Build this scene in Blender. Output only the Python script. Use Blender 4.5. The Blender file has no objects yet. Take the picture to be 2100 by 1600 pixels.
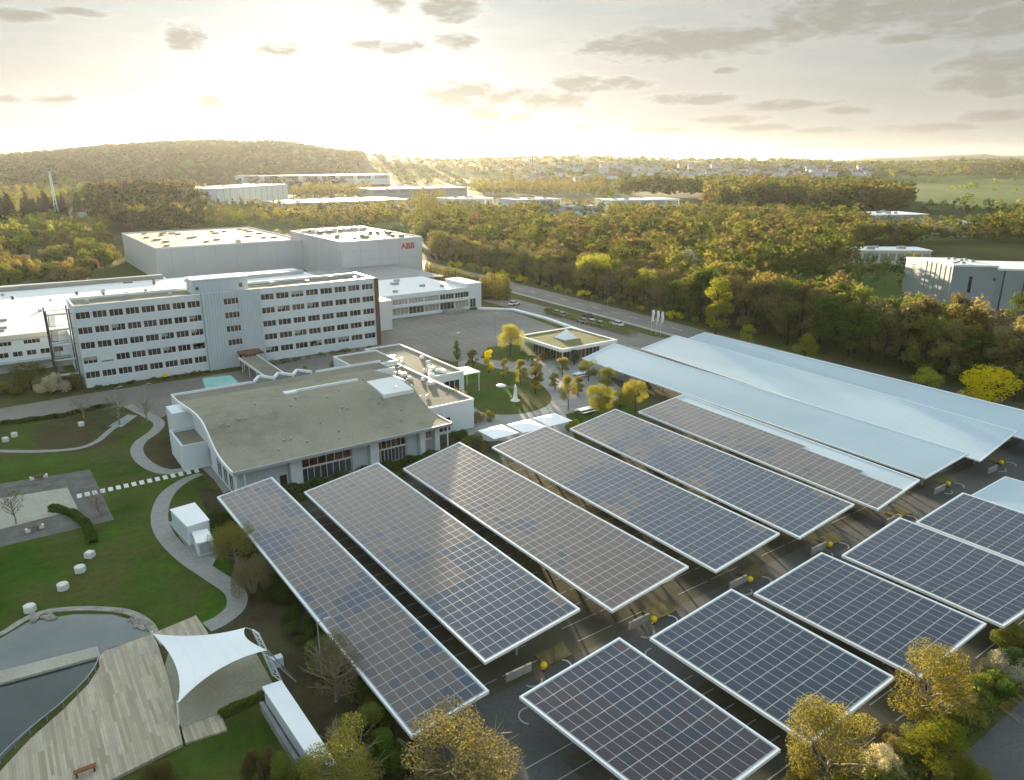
import bpy, math, random
import numpy as np
R = math.radians
S = bpy.context.scene
COL = S.collection
rnd = random.Random(7)
npr = np.random.default_rng(11)

# ------------------------------------------------------------------ camera
HC = 45.0; FPX = 1525.0; PITCH = R(17.19); HEAD = R(35.3)
cd = bpy.data.cameras.new('camera'); cam = bpy.data.objects.new('camera', cd); COL.objects.link(cam)
cam.location = (0, 0, HC); cam.rotation_euler = (math.pi/2-PITCH, 0, -HEAD)
cd.sensor_width = 36; cd.lens = FPX/2100*36; cd.clip_start = .5; cd.clip_end = 60000
S.camera = cam
# ------------------------------------------------------------------ sky, sun, exposure
SUN_AZ = R(23.2); SUN_EL = R(4.6)
SKY_STRENGTH = 0.13; SUN_STRENGTH = 2.0; EXPOSURE = 3.65; HAZE_DENSITY = 2.4e-5; SKY_LOW = 0.245
S.view_settings.view_transform = 'Standard'; S.view_settings.look = 'None'
S.view_settings.gamma = 1; S.view_settings.use_curve_mapping = False
S.view_settings.exposure = EXPOSURE
S.render.engine = 'CYCLES'

class NT:
    """small helper to write node trees"""
    def __init__(s, tree): s.t = tree; s.n = tree.nodes; s.l = tree.links
    def node(s, typ, **kw):
        n = s.n.new(typ)
        for k, v in kw.items(): setattr(n, k, v)
        return n
    def put(s, sock, v):
        if hasattr(v, 'is_output'): s.l.new(v, sock)
        elif v is not None: sock.default_value = v
    def math(s, op, a, b=None, c=None, clamp=False):
        n = s.node('ShaderNodeMath', operation=op); n.use_clamp = clamp
        s.put(n.inputs[0], a); s.put(n.inputs[1], b)
        if c is not None: s.put(n.inputs[2], c)
        return n.outputs[0]
    def mix(s, f, a, b, blend='MIX'):
        n = s.node('ShaderNodeMix', data_type='RGBA', blend_type=blend)
        s.put(n.inputs[0], f); s.put(n.inputs[6], a); s.put(n.inputs[7], b)
        return n.outputs[2]
    def noise(s, vec, scale, detail=4, rough=.55, dist=0.0):
        n = s.node('ShaderNodeTexNoise'); s.put(n.inputs['Vector'], vec)
        n.inputs['Scale'].default_value = scale; n.inputs['Detail'].default_value = detail
        n.inputs['Roughness'].default_value = rough; n.inputs['Distortion'].default_value = dist
        return n.outputs['Fac']
    def ramp(s, f, lo, hi, a=0.0, b=1.0):
        n = s.node('ShaderNodeMapRange'); n.clamp = True
        s.put(n.inputs[0], f); s.put(n.inputs[1], lo); s.put(n.inputs[2], hi); s.put(n.inputs[3], a); s.put(n.inputs[4], b)
        return n.outputs[0]

def px_dir(px, py):
    """camera frame (right, forward, up) direction of a photograph pixel"""
    x = (px-1050)/FPX; y = (800-py)/FPX
    f = math.cos(PITCH)+y*math.sin(PITCH); u = -math.sin(PITCH)+y*math.cos(PITCH)
    return x, f, u

w = bpy.data.worlds.new('World'); S.world = w; w.use_nodes = True
N = NT(w.node_tree); N.n.clear()
sky = N.node('ShaderNodeTexSky', sky_type='NISHITA', sun_disc=False, sun_elevation=SUN_EL, sun_rotation=SUN_AZ,
             altitude=300, air_density=1.0, dust_density=3.0, ozone_density=1.0)
tc = N.node('ShaderNodeTexCoord'); sp = N.node('ShaderNodeSeparateXYZ'); N.l.new(tc.outputs['Generated'], sp.inputs[0])
X, Y, Z = sp.outputs
az = N.math('SUBTRACT', N.math('ARCTAN2', X, Y), HEAD)                  # radians right of the view direction
el = N.math('ARCSINE', N.math('MAXIMUM', Z, -1.0))
cmb = N.node('ShaderNodeCombineXYZ'); N.put(cmb.inputs[0], az); N.put(cmb.inputs[1], N.math('MULTIPLY', el, 3.2))
nz = N.noise(cmb.outputs[0], 30, 8, .62, .35); nz2 = N.noise(cmb.outputs[0], 5.0, 4, .6)
cmb2 = N.node('ShaderNodeCombineXYZ'); N.put(cmb2.inputs[0], N.math('MULTIPLY', az, 1.0)); N.put(cmb2.inputs[1], N.math('MULTIPLY', el, 7.0))
veil = N.noise(cmb2.outputs[0], 4.5, 5, .6)
# clouds: centre (azimuth, elevation) and half sizes, in the sky where they stand, broken up by noise
CL = [(380,75,38,22),(570,100,42,14),(925,15,62,24),(800,8,30,14),(930,84,44,15),(810,97,80,12),(115,203,40,9),(440,207,36,10),
      (960,195,110,24),(1130,205,70,20),(1185,172,52,18),(1275,172,62,12),(980,238,62,18),(1065,240,38,10),(990,264,40,12),(870,270,26,9),
      (1380,92,180,26),(1530,75,70,16),(1660,55,80,22),(1900,15,260,34),(2080,30,120,40),(2060,130,90,22),(2030,170,80,20),
      (1430,203,100,11),(1600,215,90,10),(1740,226,44,8),(2040,238,44,12),(1360,265,60,8),(1500,245,70,8),(1900,262,90,8),
      (440,282,80,6),(1190,262,40,7),(10,203,24,7),(20,30,60,10),(160,25,50,6),(1490,145,24,6),(1780,300,160,6),(1850,80,50,8),(1560,262,60,7),(1690,268,50,6)]
acc = None
for (px, py, sx, sy) in CL:
    x, f, u = px_dir(px, py); A = math.atan2(x, f); El = math.atan2(u, math.hypot(x, f))
    k = 1/FPX
    dx = N.math('MULTIPLY', N.math('SUBTRACT', az, A), 1/(sx*k*1.0)); dy = N.math('MULTIPLY', N.math('SUBTRACT', el, El), 1/(sy*k*1.05))
    d = N.math('MULTIPLY_ADD', dx, dx, N.math('MULTIPLY', dy, dy))
    g = N.math('SUBTRACT', 1.0, d)
    acc = g if acc is None else N.math('MAXIMUM', acc, g)
acc = N.math('MAXIMUM', acc, -1.6)
# keep the glow round the sun from burning out the whole low sky
lum0 = N.node('ShaderNodeRGBToBW'); N.put(lum0.inputs[0], sky.outputs[0])
L0 = N.math('MAXIMUM', lum0.outputs[0], .05)
low = N.math('ADD', N.math('MULTIPLY', N.math('POWER', L0, -.92), SKY_LOW), .0095); high = N.math('DIVIDE', 1.0, N.math('ADD', 1.0, N.math('DIVIDE', L0, 5.0)))
wt = N.ramp(el, .22, .70); kn = N.math('ADD', N.math('MULTIPLY', low, N.math('SUBTRACT', 1.0, wt)), N.math('MULTIPLY', high, wt))
vs = N.node('ShaderNodeVectorMath', operation='SCALE'); N.put(vs.inputs[0], sky.outputs[0]); N.put(vs.inputs[3], kn)
skyc = vs.outputs[0]
cl = N.math('ADD', acc, N.math('MULTIPLY', N.math('SUBTRACT', nz, .5), 4.0))
cl = N.math('ADD', cl, N.math('MULTIPLY', N.math('SUBTRACT', nz2, .5), 1.0))
dens = N.ramp(cl, -.15, .8)
lum = N.node('ShaderNodeRGBToBW'); N.put(lum.inputs[0], skyc)
def grey(r, g, b):
    c = N.node('ShaderNodeCombineColor')
    for i, k in enumerate((r, g, b)): N.put(c.inputs[i], N.math('MULTIPLY', lum.outputs[0], k))
    return c.outputs[0]
# a thin veil of cirrus whitens the low sky, thinning out above
base = N.mix(N.ramp(el, .0, .9, .86, .0), skyc, grey(.92, 1.0, 1.03))
bluish = N.mix(N.ramp(el, .05, .18, .0, .7), base, grey(.76, .90, .93))
c1 = N.mix(N.math('MULTIPLY', N.ramp(veil, .42, .62), N.ramp(el, .0, .5, 1.0, .1)), bluish, grey(1.06, 1.07, 1.0))
rim = N.math('MULTIPLY', N.ramp(cl, -.9, -.25), N.math('SUBTRACT', 1.0, dens))
c1 = N.mix(N.math('MULTIPLY', rim, .3), c1, grey(1.22, 1.20, 1.10))
dark = N.mix(.16, (.215, .21, .18, 1), c1)
c2 = N.mix(N.math('MULTIPLY', dens, .92), c1, dark)
bg = N.node('ShaderNodeBackground'); N.put(bg.inputs[0], c2); bg.inputs[1].default_value = SKY_STRENGTH
out = N.node('ShaderNodeOutputWorld'); N.l.new(bg.outputs[0], out.inputs[0])

sl = bpy.data.lights.new('sun', 'SUN'); sl.energy = SUN_STRENGTH; sl.angle = R(.6); sl.color = (1.0, .82, .56)
sun = bpy.data.objects.new('sun', sl); COL.objects.link(sun)
from mathutils import Vector
sd = Vector((math.sin(SUN_AZ)*math.cos(SUN_EL), math.cos(SUN_AZ)*math.cos(SUN_EL), math.sin(SUN_EL)))
sun.rotation_euler = sd.to_track_quat('Z', 'Y').to_euler(); sun.location = (0, 0, 80)

# ------------------------------------------------------------------ coordinates
# world axes follow the site: X = a (right and away), Y = b (left and away), Z up
ch, sh = math.cos(HEAD), math.sin(HEAD)
def c2w(x, y): return (x*ch+y*sh, -x*sh+y*ch)       # camera frame ground -> world
def w2c(a, b): return (a*ch-b*sh, a*sh+b*ch)
def at(px, py, z=0.0):
    """world point on the height z that the photograph shows at (px, py)"""
    x, f, u = px_dir(px, py); t = (z-HC)/u
    a, b = c2w(x*t, f*t); return (a, b, z)
def sstep(x, a, b):
    t = np.clip((x-a)/(b-a), 0, 1); return t*t*(3-2*t)
def terrain(a, b):
    a = np.asarray(a, float); b = np.asarray(b, float)
    x = a*ch-b*sh; y = a*sh+b*ch
    ang = x/np.maximum(y, 1.0)
    z = np.zeros_like(x)
    # plateau with the village, right and centre
    ridge = 40 + 5*np.sin(ang*9+1) + 3*np.sin(ang*23) - 10*sstep(ang, .35, .75)
    z += sstep(y, 1150, 2300)*ridge*sstep(ang, -.22, -.05)
    # wooded hill on the left
    prof = np.interp(ang, [-1.2,-.75,-.67,-.55,-.42,-.33,-.27,-.22,-.1,.1], [10,24,38,62,84,86,74,55,40,0])
    z += sstep(y, 1050, 2250)*prof*(1-sstep(ang, -.22, -.05))
    z += sstep(y, 500, 1000)*3 + 17*np.exp(-((x+335)/95)**2-((y-680)/75)**2)
    z *= sstep(y, 300, 900)
    z -= sstep(y, 2500, 3600)*45*(y > 2400)
    z += sstep(y, 900, 2000)*(2.5*np.sin(x/140+1.3)*np.sin(y/190)+1.5*np.sin(x/60+y/110))
    return z
_T = 250.0*1.004**np.arange(900)
def hit(px, py):
    """world point where the photograph's ray through (px, py) meets the terrain"""
    x, f, u = px_dir(px, py); a = (x*ch+f*sh)*_T; b = (-x*sh+f*ch)*_T; tz = terrain(a, b); k = np.nonzero(HC+u*_T <= tz)[0]
    if len(k): k = k[0]; return (float(a[k]), float(b[k]), float(tz[k]))
    a, b = c2w(x*2300, f*2300); return (a, b, float(terrain(a, b)))
def topx(P):
    """project a world point into photograph pixels"""
    x, y = w2c(P[0], P[1]); dz = P[2]-HC
    fw = y*math.cos(PITCH)-dz*math.sin(PITCH); up = y*math.sin(PITCH)+dz*math.cos(PITCH)
    return 1050+FPX*x/fw, 800-FPX*up/fw
def in_poly(x, y, P):
    ins = False; j = len(P)-1
    for i in range(len(P)):
        if (P[i][1] > y) != (P[j][1] > y) and x < (P[j][0]-P[i][0])*(y-P[i][1])/(P[j][1]-P[i][1])+P[i][0]: ins = not ins
        j = i
    return ins

# ------------------------------------------------------------------ materials
MAT = {}
def mat(name, col, rough=.8, var=.12, scale=1.5, spec=.3, metal=0.0, bump=0.0, col2=None, big=None, coords='Object'):
    m = bpy.data.materials.new(name); m.use_nodes = True; T = NT(m.node_tree); T.n.clear()
    o = T.node('ShaderNodeOutputMaterial'); p = T.node('ShaderNodeBsdfPrincipled'); T.l.new(p.outputs[0], o.inputs[0])
    g = T.node('ShaderNodeNewGeometry').outputs['Position']
    n1 = T.noise(g, scale, 5, .6); f = T.ramp(n1, .3, .7)
    a = tuple(min(1, c*(1-var)) for c in col)+(1,); b = tuple(min(1, c*(1+var)) for c in (col2 or col))+(1,)
    c = T.mix(f, a, b)
    if big:
        n2 = T.noise(g, big[0], 3, .6); c = T.mix(T.ramp(n2, .38, .62), c, tuple(big[1])+(1,))
    if rough >= .8:
        c = T.mix(1.0, c, T.mix(T.ramp(T.noise(g, scale*9, 3, .7), .3, .7), (.80, .80, .80, 1), (1.16, 1.16, 1.16, 1)), 'MULTIPLY')
    T.put(p.inputs['Base Color'], c); p.inputs['Roughness'].default_value = rough
    if rough >= .9: spec = .06
    p.inputs['Specular IOR Level'].default_value = spec; p.inputs['Metallic'].default_value = metal
    if bump:
        bn = T.node('ShaderNodeBump'); bn.inputs['Strength'].default_value = bump; bn.inputs['Distance'].default_value = .1
        T.put(bn.inputs['Height'], T.noise(g, scale*3, 4)); T.l.new(bn.outputs[0], p.inputs['Normal'])
    MAT[name] = m; return m
mat('asphalt', (.072, .075, .074), .85, .18, .35, bump=.2, big=(.05, (.092, .092, .086)))
mat('asphalt_light', (.17, .155, .135), .85, .15, .4, big=(.06, (.21, .192, .165)))
mat('parking', (.075, .073, .058), .9, .3, .5, big=(.09, (.10, .094, .06)))
mat('concrete', (.30, .295, .28), .85, .15, .8, big=(.3, (.24, .24, .23)))
mat('paving', (.27, .262, .245), .85, .12, 1.2)
mat('paving_dark', (.14, .135, .12), .9, .25, .6)
mat('kerb', (.36, .35, .33), .8, .1, 2)
mat('sand', (.42, .40, .33), .95, .12, .5, big=(.25, (.36, .34, .28)))
mat('lawn', (.030, .070, .007), .95, .3, .12, col2=(.048, .096, .010), big=(.09, (.078, .082, .024)), bump=.3)
mat('lawn_rough', (.055, .062, .02), .95, .35, .3, big=(.1, (.075, .06, .03)), bump=.4)
mat('soil', (.055, .046, .026), .95, .4, .5, big=(.2, (.075, .066, .032)), bump=.5)
mat('forest_floor', (.03, .034, .014), .95, .4, .05, big=(.01, (.05, .045, .02)))
mat('verge', (.07, .085, .022), .95, .3, .3, big=(.08, (.09, .08, .03)), bump=.4)
mat('gold_verge', (.13, .12, .055), .95, .3, .5, bump=.3)
mat('white_wall', (.65, .70, .72), .6, .04, .4)
mat('white_paint', (.78, .79, .79), .5, .04, 1.0)
mat('white_metal', (.74, .76, .77), .35, .04, .5, spec=.5)
mat('grey_wall', (.34, .37, .39), .6, .06, .3)
mat('factory_wall', (.27, .31, .31), .6, .06, .3)
mat('panel_wall', (.50, .57, .61), .5, .04, .6)
mat('hall_wall', (.52, .55, .58), .45, .03, .2)
mat('cream_wall', (.62, .58, .50), .7, .06, .4)
mat('brick', (.16, .085, .055), .9, .2, 2.0)
mat('roof_gravel', (.19, .18, .14), .95, .16, .8, big=(.08, (.24, .225, .17)))
mat('roof_moss', (.255, .240, .180), .95, .2, .5, big=(.10, (.29, .27, .20)), bump=.3)
mat('roof_green', (.17, .17, .075), .95, .2, .5)
mat('roof_white', (.72, .72, .70), .55, .05, .3, spec=.5)
mat('roof_tan', (.34, .27, .19), .75, .1, .06, spec=.3)
mat('roof_grey', (.26, .26, .25), .7, .1, .3)
mat('roof_red', (.22, .10, .06), .8, .2, 1)
mat('dark_metal', (.07, .07, .07), .5, .1, 1)
mat('grey_metal', (.30, .32, .33), .4, .08, 1, spec=.5)
mat('timber', (.30, .285, .24), .85, .1, 1.5)
mat('hatch', (.20, .21, .20), .6, .15, 1)
mat('brown_wood', (.20, .08, .03), .7, .2, 3)
mat('stone', (.30, .28, .24), .9, .3, 1.2, bump=.5)
mat('stone_white', (.66, .65, .61), .85, .08, 3)
mat('trunk', (.07, .055, .04), .9, .25, 3)
mat('twig', (.26, .22, .16), .9, .25, 3)
mat('yellow', (.72, .52, .02), .5, .05, 3)
mat('car_teal', (.03, .20, .20), .25, .05, 1, spec=.6); mat('car_silver', (.45, .46, .47), .25, .03, 1, spec=.6); mat('car_dark', (.05, .06, .07), .25, .05, 1, spec=.6); mat('car_white', (.75, .75, .75), .25, .02, 1, spec=.6)
mat('tyre', (.02, .02, .02), .8, .1, 1)
mat('sail', (.88, .88, .88), .6, .03, .3)
mat('red_sign', (.42, .015, .015), .5, .02, 1)
mat('curtain', (.35, .33, .30), .8, .25, .8)

def glass(name, col, rough=.08, spec=.6, vary=0.0, c2=None, scale=.45):
    m = bpy.data.materials.new(name); m.use_nodes = True; T = NT(m.node_tree)
    p = T.n['Principled BSDF']; p.inputs['Roughness'].default_value = rough; p.inputs['Specular IOR Level'].default_value = spec
    g = T.node('ShaderNodeNewGeometry').outputs['Position']
    f = T.ramp(T.noise(g, scale, 3, .7), .45, .62)
    T.put(p.inputs['Base Color'], T.mix(f, tuple(col)+(1,), tuple(c2 or col)+(1,)))
    MAT[name] = m
glass('glass_dark', (.020, .019, .017), .12, .5, c2=(.07, .055, .045))
glass('glass_blue', (.05, .07, .08), .06, .8, c2=(.09, .11, .12))
glass('glass_green', (.20, .46, .42), .15, .6, c2=(.26, .54, .50), scale=.2)
glass('glass_hall', (.035, .03, .028), .10, .6, c2=(.16, .07, .045), scale=.6)

def water_mat(name, col):
    m = bpy.data.materials.new(name); m.use_nodes = True; T = NT(m.node_tree); p = T.n['Principled BSDF']
    g = T.node('ShaderNodeNewGeometry').outputs['Position']
    T.put(p.inputs['Base Color'], T.mix(T.ramp(T.noise(g, .25, 4), .35, .65), tuple(c*.75 for c in col)+(1,), tuple(col)+(1,))); p.inputs['Roughness'].default_value = .07; p.inputs['IOR'].default_value = 1.33
    bn = T.node('ShaderNodeBump'); bn.inputs['Strength'].default_value = .12; bn.inputs['Distance'].default_value = .1
    T.put(bn.inputs['Height'], T.noise(g, 2.5, 3)); T.l.new(bn.outputs[0], p.inputs['Normal']); MAT[name] = m
water_mat('water_pale', (.13, .155, .15)); water_mat('water', (.035, .055, .055))

def solar_mat(name, blue_bias, seed, c1=(.098, .074, .064, 1), c2=(.018, .036, .072, 1)):
    """modules drawn per cell from the UV map, which is in module units"""
    m = bpy.data.materials.new(name); m.use_nodes = True; T = NT(m.node_tree); p = T.n['Principled BSDF']
    uv = T.node('ShaderNodeUVMap').outputs[0]; s = T.node('ShaderNodeSeparateXYZ'); T.put(s.inputs[0], uv)
    fx = T.math('FRACT', s.outputs[0]); fy = T.math('FRACT', s.outputs[1])
    ex = T.math('MINIMUM', fx, T.math('SUBTRACT', 1.0, fx)); ey = T.math('MINIMUM', fy, T.math('SUBTRACT', 1.0, fy))
    lx = T.ramp(ex, .022, .038); ly = T.ramp(ey, .018, .031)
    cell = T.math('MULTIPLY', lx, ly)
    cx = T.math('FLOOR', s.outputs[0]); cy = T.math('FLOOR', s.outputs[1])
    cc = T.node('ShaderNodeCombineXYZ'); T.put(cc.inputs[0], cx); T.put(cc.inputs[1], cy); cc.inputs[2].default_value = seed
    wn = T.node('ShaderNodeTexWhiteNoise'); T.put(wn.inputs[0], cc.outputs[0])
    bn = T.noise(cc.outputs[0], .13, 2, .5)
    f = T.ramp(T.math('ADD', bn, T.math('MULTIPLY', T.math('SUBTRACT', wn.outputs[0], .5), .16)), .5-blue_bias-.03, .5-blue_bias+.03)
    base = T.mix(f, c1, c2)
    base = T.mix(T.math('MULTIPLY', wn.outputs[0], .3), base, (.040, .040, .048, 1))
    T.put(p.inputs['Base Color'], T.mix(cell, (.31, .32, .33, 1), base))
    T.put(p.inputs['Roughness'], T.math('MULTIPLY_ADD', cell, -.22, .36))
    p.inputs['Specular IOR Level'].default_value = .42
    MAT[name] = m
solar_mat('solar_mixed', -.03, 1.0); solar_mat('solar_brown', -.2, 5.0); solar_mat('solar_blue', .09, 9.0); solar_mat('solar_slate', .3, 9.0, c2=(.014, .026, .055, 1)); solar_mat('solar_plum', -.06, 3.0, (.038, .030, .038, 1), (.018, .028, .052, 1))

def seam_mat(name, col, step, rough=.35):
    m = bpy.data.materials.new(name); m.use_nodes = True; T = NT(m.node_tree); p = T.n['Principled BSDF']
    uv = T.node('ShaderNodeUVMap').outputs[0]; s = T.node('ShaderNodeSeparateXYZ'); T.put(s.inputs[0], uv)
    f = T.math('FRACT', T.math('MULTIPLY', s.outputs[1], 1/step)); l = T.ramp(f, .0, .10)
    g = T.node('ShaderNodeNewGeometry').outputs['Position']
    c = T.mix(T.ramp(T.noise(g, .05, 5, .6), .35, .65), tuple(x*.9 for x in col)+(1,), tuple(col)+(1,))
    p.inputs['Specular IOR Level'].default_value = .25; T.put(p.inputs['Base Color'], T.mix(l, tuple(x*.86 for x in col)+(1,), c)); p.inputs['Roughness'].default_value = rough
    MAT[name] = m
seam_mat('carport_roof', (.46, .555, .60), 1.2, .7)

def deck_mat():
    m = bpy.data.materials.new('deck_boards'); m.use_nodes = True; T = NT(m.node_tree); p = T.n['Principled BSDF']
    g = T.node('ShaderNodeNewGeometry').outputs['Position']; s = T.node('ShaderNodeSeparateXYZ'); T.put(s.inputs[0], g)
    k = T.node('ShaderNodeCombineXYZ'); T.put(k.inputs[0], T.math('FLOOR', T.math('MULTIPLY', s.outputs[0], 4.6)));
    T.put(k.inputs[1], T.math('FLOOR', T.math('ADD', T.math('MULTIPLY', s.outputs[1], .28), T.math('MULTIPLY', T.math('SINE', T.math('FLOOR', T.math('MULTIPLY', s.outputs[0], 4.6))), 7.0))))
    wn = T.node('ShaderNodeTexWhiteNoise'); T.put(wn.inputs[0], k.outputs[0])
    n = T.noise(g, .6, 5, .7)
    c = T.mix(wn.outputs[0], (.30, .245, .165, 1), (.50, .43, .31, 1)); c = T.mix(T.ramp(n, .4, .7, 0, .5), c, (.26, .25, .22, 1))
    gap = T.ramp(T.math('FRACT', T.math('MULTIPLY', s.outputs[0], 4.6)), .0, .08)
    T.put(p.inputs['Base Color'], T.mix(gap, (.10, .09, .07, 1), c)); p.inputs['Roughness'].default_value = .85; MAT['deck_boards'] = m
deck_mat()

def leaf(name, c1, c2, trans=.45, jit=.25):
    m = bpy.data.materials.new(name); m.use_nodes = True; T = NT(m.node_tree); T.n.clear()
    o = T.node('ShaderNodeOutputMaterial'); d = T.node('ShaderNodeBsdfDiffuse'); t = T.node('ShaderNodeBsdfTranslucent'); mx = T.node('ShaderNodeMixShader')
    g = T.node('ShaderNodeNewGeometry').outputs['Position']; oi = T.node('ShaderNodeObjectInfo').outputs['Random']
    n = T.noise(g, .9, 3, .7); n2 = T.noise(g, .04, 3, .6)
    f = T.math('ADD', T.math('MULTIPLY', T.ramp(n, .3, .7), .5), T.math('MULTIPLY', T.ramp(n2, .35, .65), .5))
    c = T.mix(f, tuple(c1)+(1,), tuple(c2)+(1,))
    h = T.node('ShaderNodeHueSaturation'); T.put(h.inputs['Color'], c)
    T.put(h.inputs['Hue'], T.math('MULTIPLY_ADD', oi, .02, .492)); T.put(h.inputs['Value'], T.math('MULTIPLY_ADD', oi, 2*jit, 1-jit))
    T.l.new(h.outputs[0], d.inputs[0]); 
    tcx = T.mix(1.0, h.outputs[0], (1.5, 1.35, .8, 1), 'MULTIPLY'); T.put(t.inputs[0], tcx)
    mx.inputs[0].default_value = trans; T.l.new(d.outputs[0], mx.inputs[1]); T.l.new(t.outputs[0], mx.inputs[2]); T.l.new(mx.outputs[0], o.inputs[0])
    MAT[name] = m
leaf('leaf_brown', (.145, .125, .055), (.225, .195, .080), .36)
leaf('leaf_olive', (.115, .135, .034), (.190, .205, .050), .38)
leaf('leaf_gold', (.20, .195, .050), (.29, .27, .07), .42)
leaf('leaf_far', (.054, .054, .020), (.084, .080, .028), .12)
leaf('leaf_tan', (.17, .155, .068), (.25, .225, .10), .33)
leaf('leaf_lime', (.18, .21, .03), (.28, .29, .045), .42)
leaf('leaf_yellow', (.42, .40, .015), (.58, .50, .02), .5)
leaf('leaf_green', (.060, .092, .022), (.100, .140, .032), .36)
leaf('leaf_conifer', (.016, .024, .010), (.028, .036, .014), .15)
leaf('leaf_bare', (.15, .13, .075), (.23, .20, .12), .3)
leaf('leaf_white', (.42, .40, .30), (.58, .55, .42), .4)

def terrain_mat():
    m = bpy.data.materials.new('terrain'); m.use_nodes = True; T = NT(m.node_tree); p = T.n['Principled BSDF']
    g = T.node('ShaderNodeNewGeometry').outputs['Position']
    n = T.noise(g, .003, 4, .6); n2 = T.noise(g, .02, 5, .65); v = T.node('ShaderNodeTexVoronoi'); T.put(v.inputs['Vector'], g); v.inputs['Scale'].default_value = .0045
    s = T.node('ShaderNodeSeparateColor'); T.put(s.inputs[0], v.outputs['Color'])
    field = T.mix(s.outputs[0], (.050, .085, .018, 1), (.085, .105, .025, 1)); wood = T.mix(T.ramp(n2, .35, .65), (.038, .040, .016, 1), (.075, .066, .028, 1))
    T.put(p.inputs['Base Color'], T.mix(T.ramp(n, .47, .53), field, wood)); p.inputs['Roughness'].default_value = 1; p.inputs['Specular IOR Level'].default_value = .05
    MAT['terrain'] = m
terrain_mat()

# ------------------------------------------------------------------ mesh builder
class MB:
    def __init__(s): s.v = []; s.f = []; s.uv = None; s.m = []
    def face(s, pts, mi=0):
        k = len(s.v); s.v += [tuple(p) for p in pts]; s.f.append(tuple(range(k, k+len(pts)))); s.m.append(mi); return s
    def box(s, a0, a1, b0, b1, z0, z1, mi=0):
        return s.hexa([(a0,b0,z0),(a1,b0,z0),(a1,b1,z0),(a0,b1,z0),(a0,b0,z1),(a1,b0,z1),(a1,b1,z1),(a0,b1,z1)], mi)
    def hexa(s, p, mi=0):
        k = len(s.v); s.v += [tuple(q) for q in p]
        for f in ((3,2,1,0),(4,5,6,7),(0,1,5,4),(1,2,6,5),(2,3,7,6),(3,0,4,7)): s.f.append(tuple(k+i for i in f)); s.m.append(mi)
        return s
    def prism(s, pts, z0, z1, mi=0):
        """vertical prism over a counter-clockwise or clockwise outline"""
        ar = sum(pts[i][0]*pts[(i+1) % len(pts)][1]-pts[(i+1) % len(pts)][0]*pts[i][1] for i in range(len(pts)))
        if ar < 0: pts = pts[::-1]
        k = len(s.v); n = len(pts)
        s.v += [(p[0], p[1], z0) for p in pts]+[(p[0], p[1], z1) for p in pts]
        s.f.append(tuple(range(k+n-1, k-1, -1))); s.f.append(tuple(range(k+n, k+2*n))); s.m += [mi, mi]
        for i in range(n): s.f.append((k+i, k+(i+1) % n, k+n+(i+1) % n, k+n+i)); s.m.append(mi)
        return s
    def bar(s, p, q, r, n=6, r2=None, mi=0):
        p = Vector(p); q = Vector(q); d = (q-p); r2 = r if r2 is None else r2
        if d.length < 1e-6: return s
        d.normalize(); e = d.orthogonal().normalized(); g = d.cross(e); k = len(s.v)
        for c, rr in ((p, r), (q, r2)):
            for i in range(n):
                t = 2*math.pi*i/n; s.v.append(tuple(c+(e*math.cos(t)+g*math.sin(t))*rr))
        for i in range(n): s.f.append((k+i, k+(i+1) % n, k+n+(i+1) % n, k+n+i)); s.m.append(mi)
        s.f.append(tuple(range(k+n-1, k-1, -1))); s.f.append(tuple(range(k+n, k+2*n))); s.m += [mi, mi]
        return s
    def ball(s, c, r, nu=14, nv=8, sq=1.0, jag=0.0, seed=0):
        q = random.Random(seed); k = len(s.v)
        s.v.append((c[0], c[1], c[2]-r*sq))
        for j in range(1, nv):
            ph = math.pi*j/nv
            for i in range(nu):
                t = 2*math.pi*i/nu; rr = r*(1+q.uniform(-jag, jag))
                s.v.append((c[0]+rr*math.sin(ph)*math.cos(t), c[1]+rr*math.sin(ph)*math.sin(t), c[2]-rr*sq*math.cos(ph)))
        s.v.append((c[0], c[1], c[2]+r*sq)); e = len(s.v)-1
        for i in range(nu): s.f.append((k, k+1+(i+1) % nu, k+1+i)); s.m.append(0)
        for j in range(nv-2):
            for i in range(nu):
                o = k+1+j*nu; s.f.append((o+i, o+(i+1) % nu, o+nu+(i+1) % nu, o+nu+i)); s.m.append(0)
        o = k+1+(nv-2)*nu
        for i in range(nu): s.f.append((o+i, o+(i+1) % nu, e)); s.m.append(0)
        return s
    def lathe(s, c, prof, n=16):
        k = len(s.v)
        for (r, z) in prof:
            for i in range(n):
                t = 2*math.pi*i/n; s.v.append((c[0]+r*math.cos(t), c[1]+r*math.sin(t), c[2]+z))
        for j in range(len(prof)-1):
            for i in range(n): o = k+j*n; s.f.append((o+i, o+(i+1) % n, o+n+(i+1) % n, o+n+i)); s.m.append(0)
        s.f.append(tuple(range(k+n-1, k-1, -1))); o = k+(len(prof)-1)*n; s.f.append(tuple(range(o, o+n))); s.m += [0, 0]
        return s
    def build(s, name, mats, parent=None, origin=None, smooth=False, rotz=0.0):
        if isinstance(mats, str): mats = [mats]
        if parent is not None: o = parent['org']; o = (o[0], o[1], o[2])
        else: o = origin or (0, 0, 0)
        me = bpy.data.meshes.new(name); me.from_pydata([(v[0]-o[0], v[1]-o[1], v[2]-o[2]) for v in s.v], [], s.f)
        for m in mats: me.materials.append(MAT[m])
        if len(mats) > 1: me.polygons.foreach_set('material_index', s.m)
        if s.uv: 
            ul = me.uv_layers.new(name='UVMap'); ul.data.foreach_set('uv', [c for t in s.uv for c in t])
        if smooth: me.polygons.foreach_set('use_smooth', [True]*len(me.polygons))
        me.update(); ob = bpy.data.objects.new(name, me); COL.objects.link(ob); ob['org'] = o
        if parent is not None: ob.parent = parent
        else: ob.location = o; ob.rotation_euler = (0, 0, rotz)
        return ob
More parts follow.
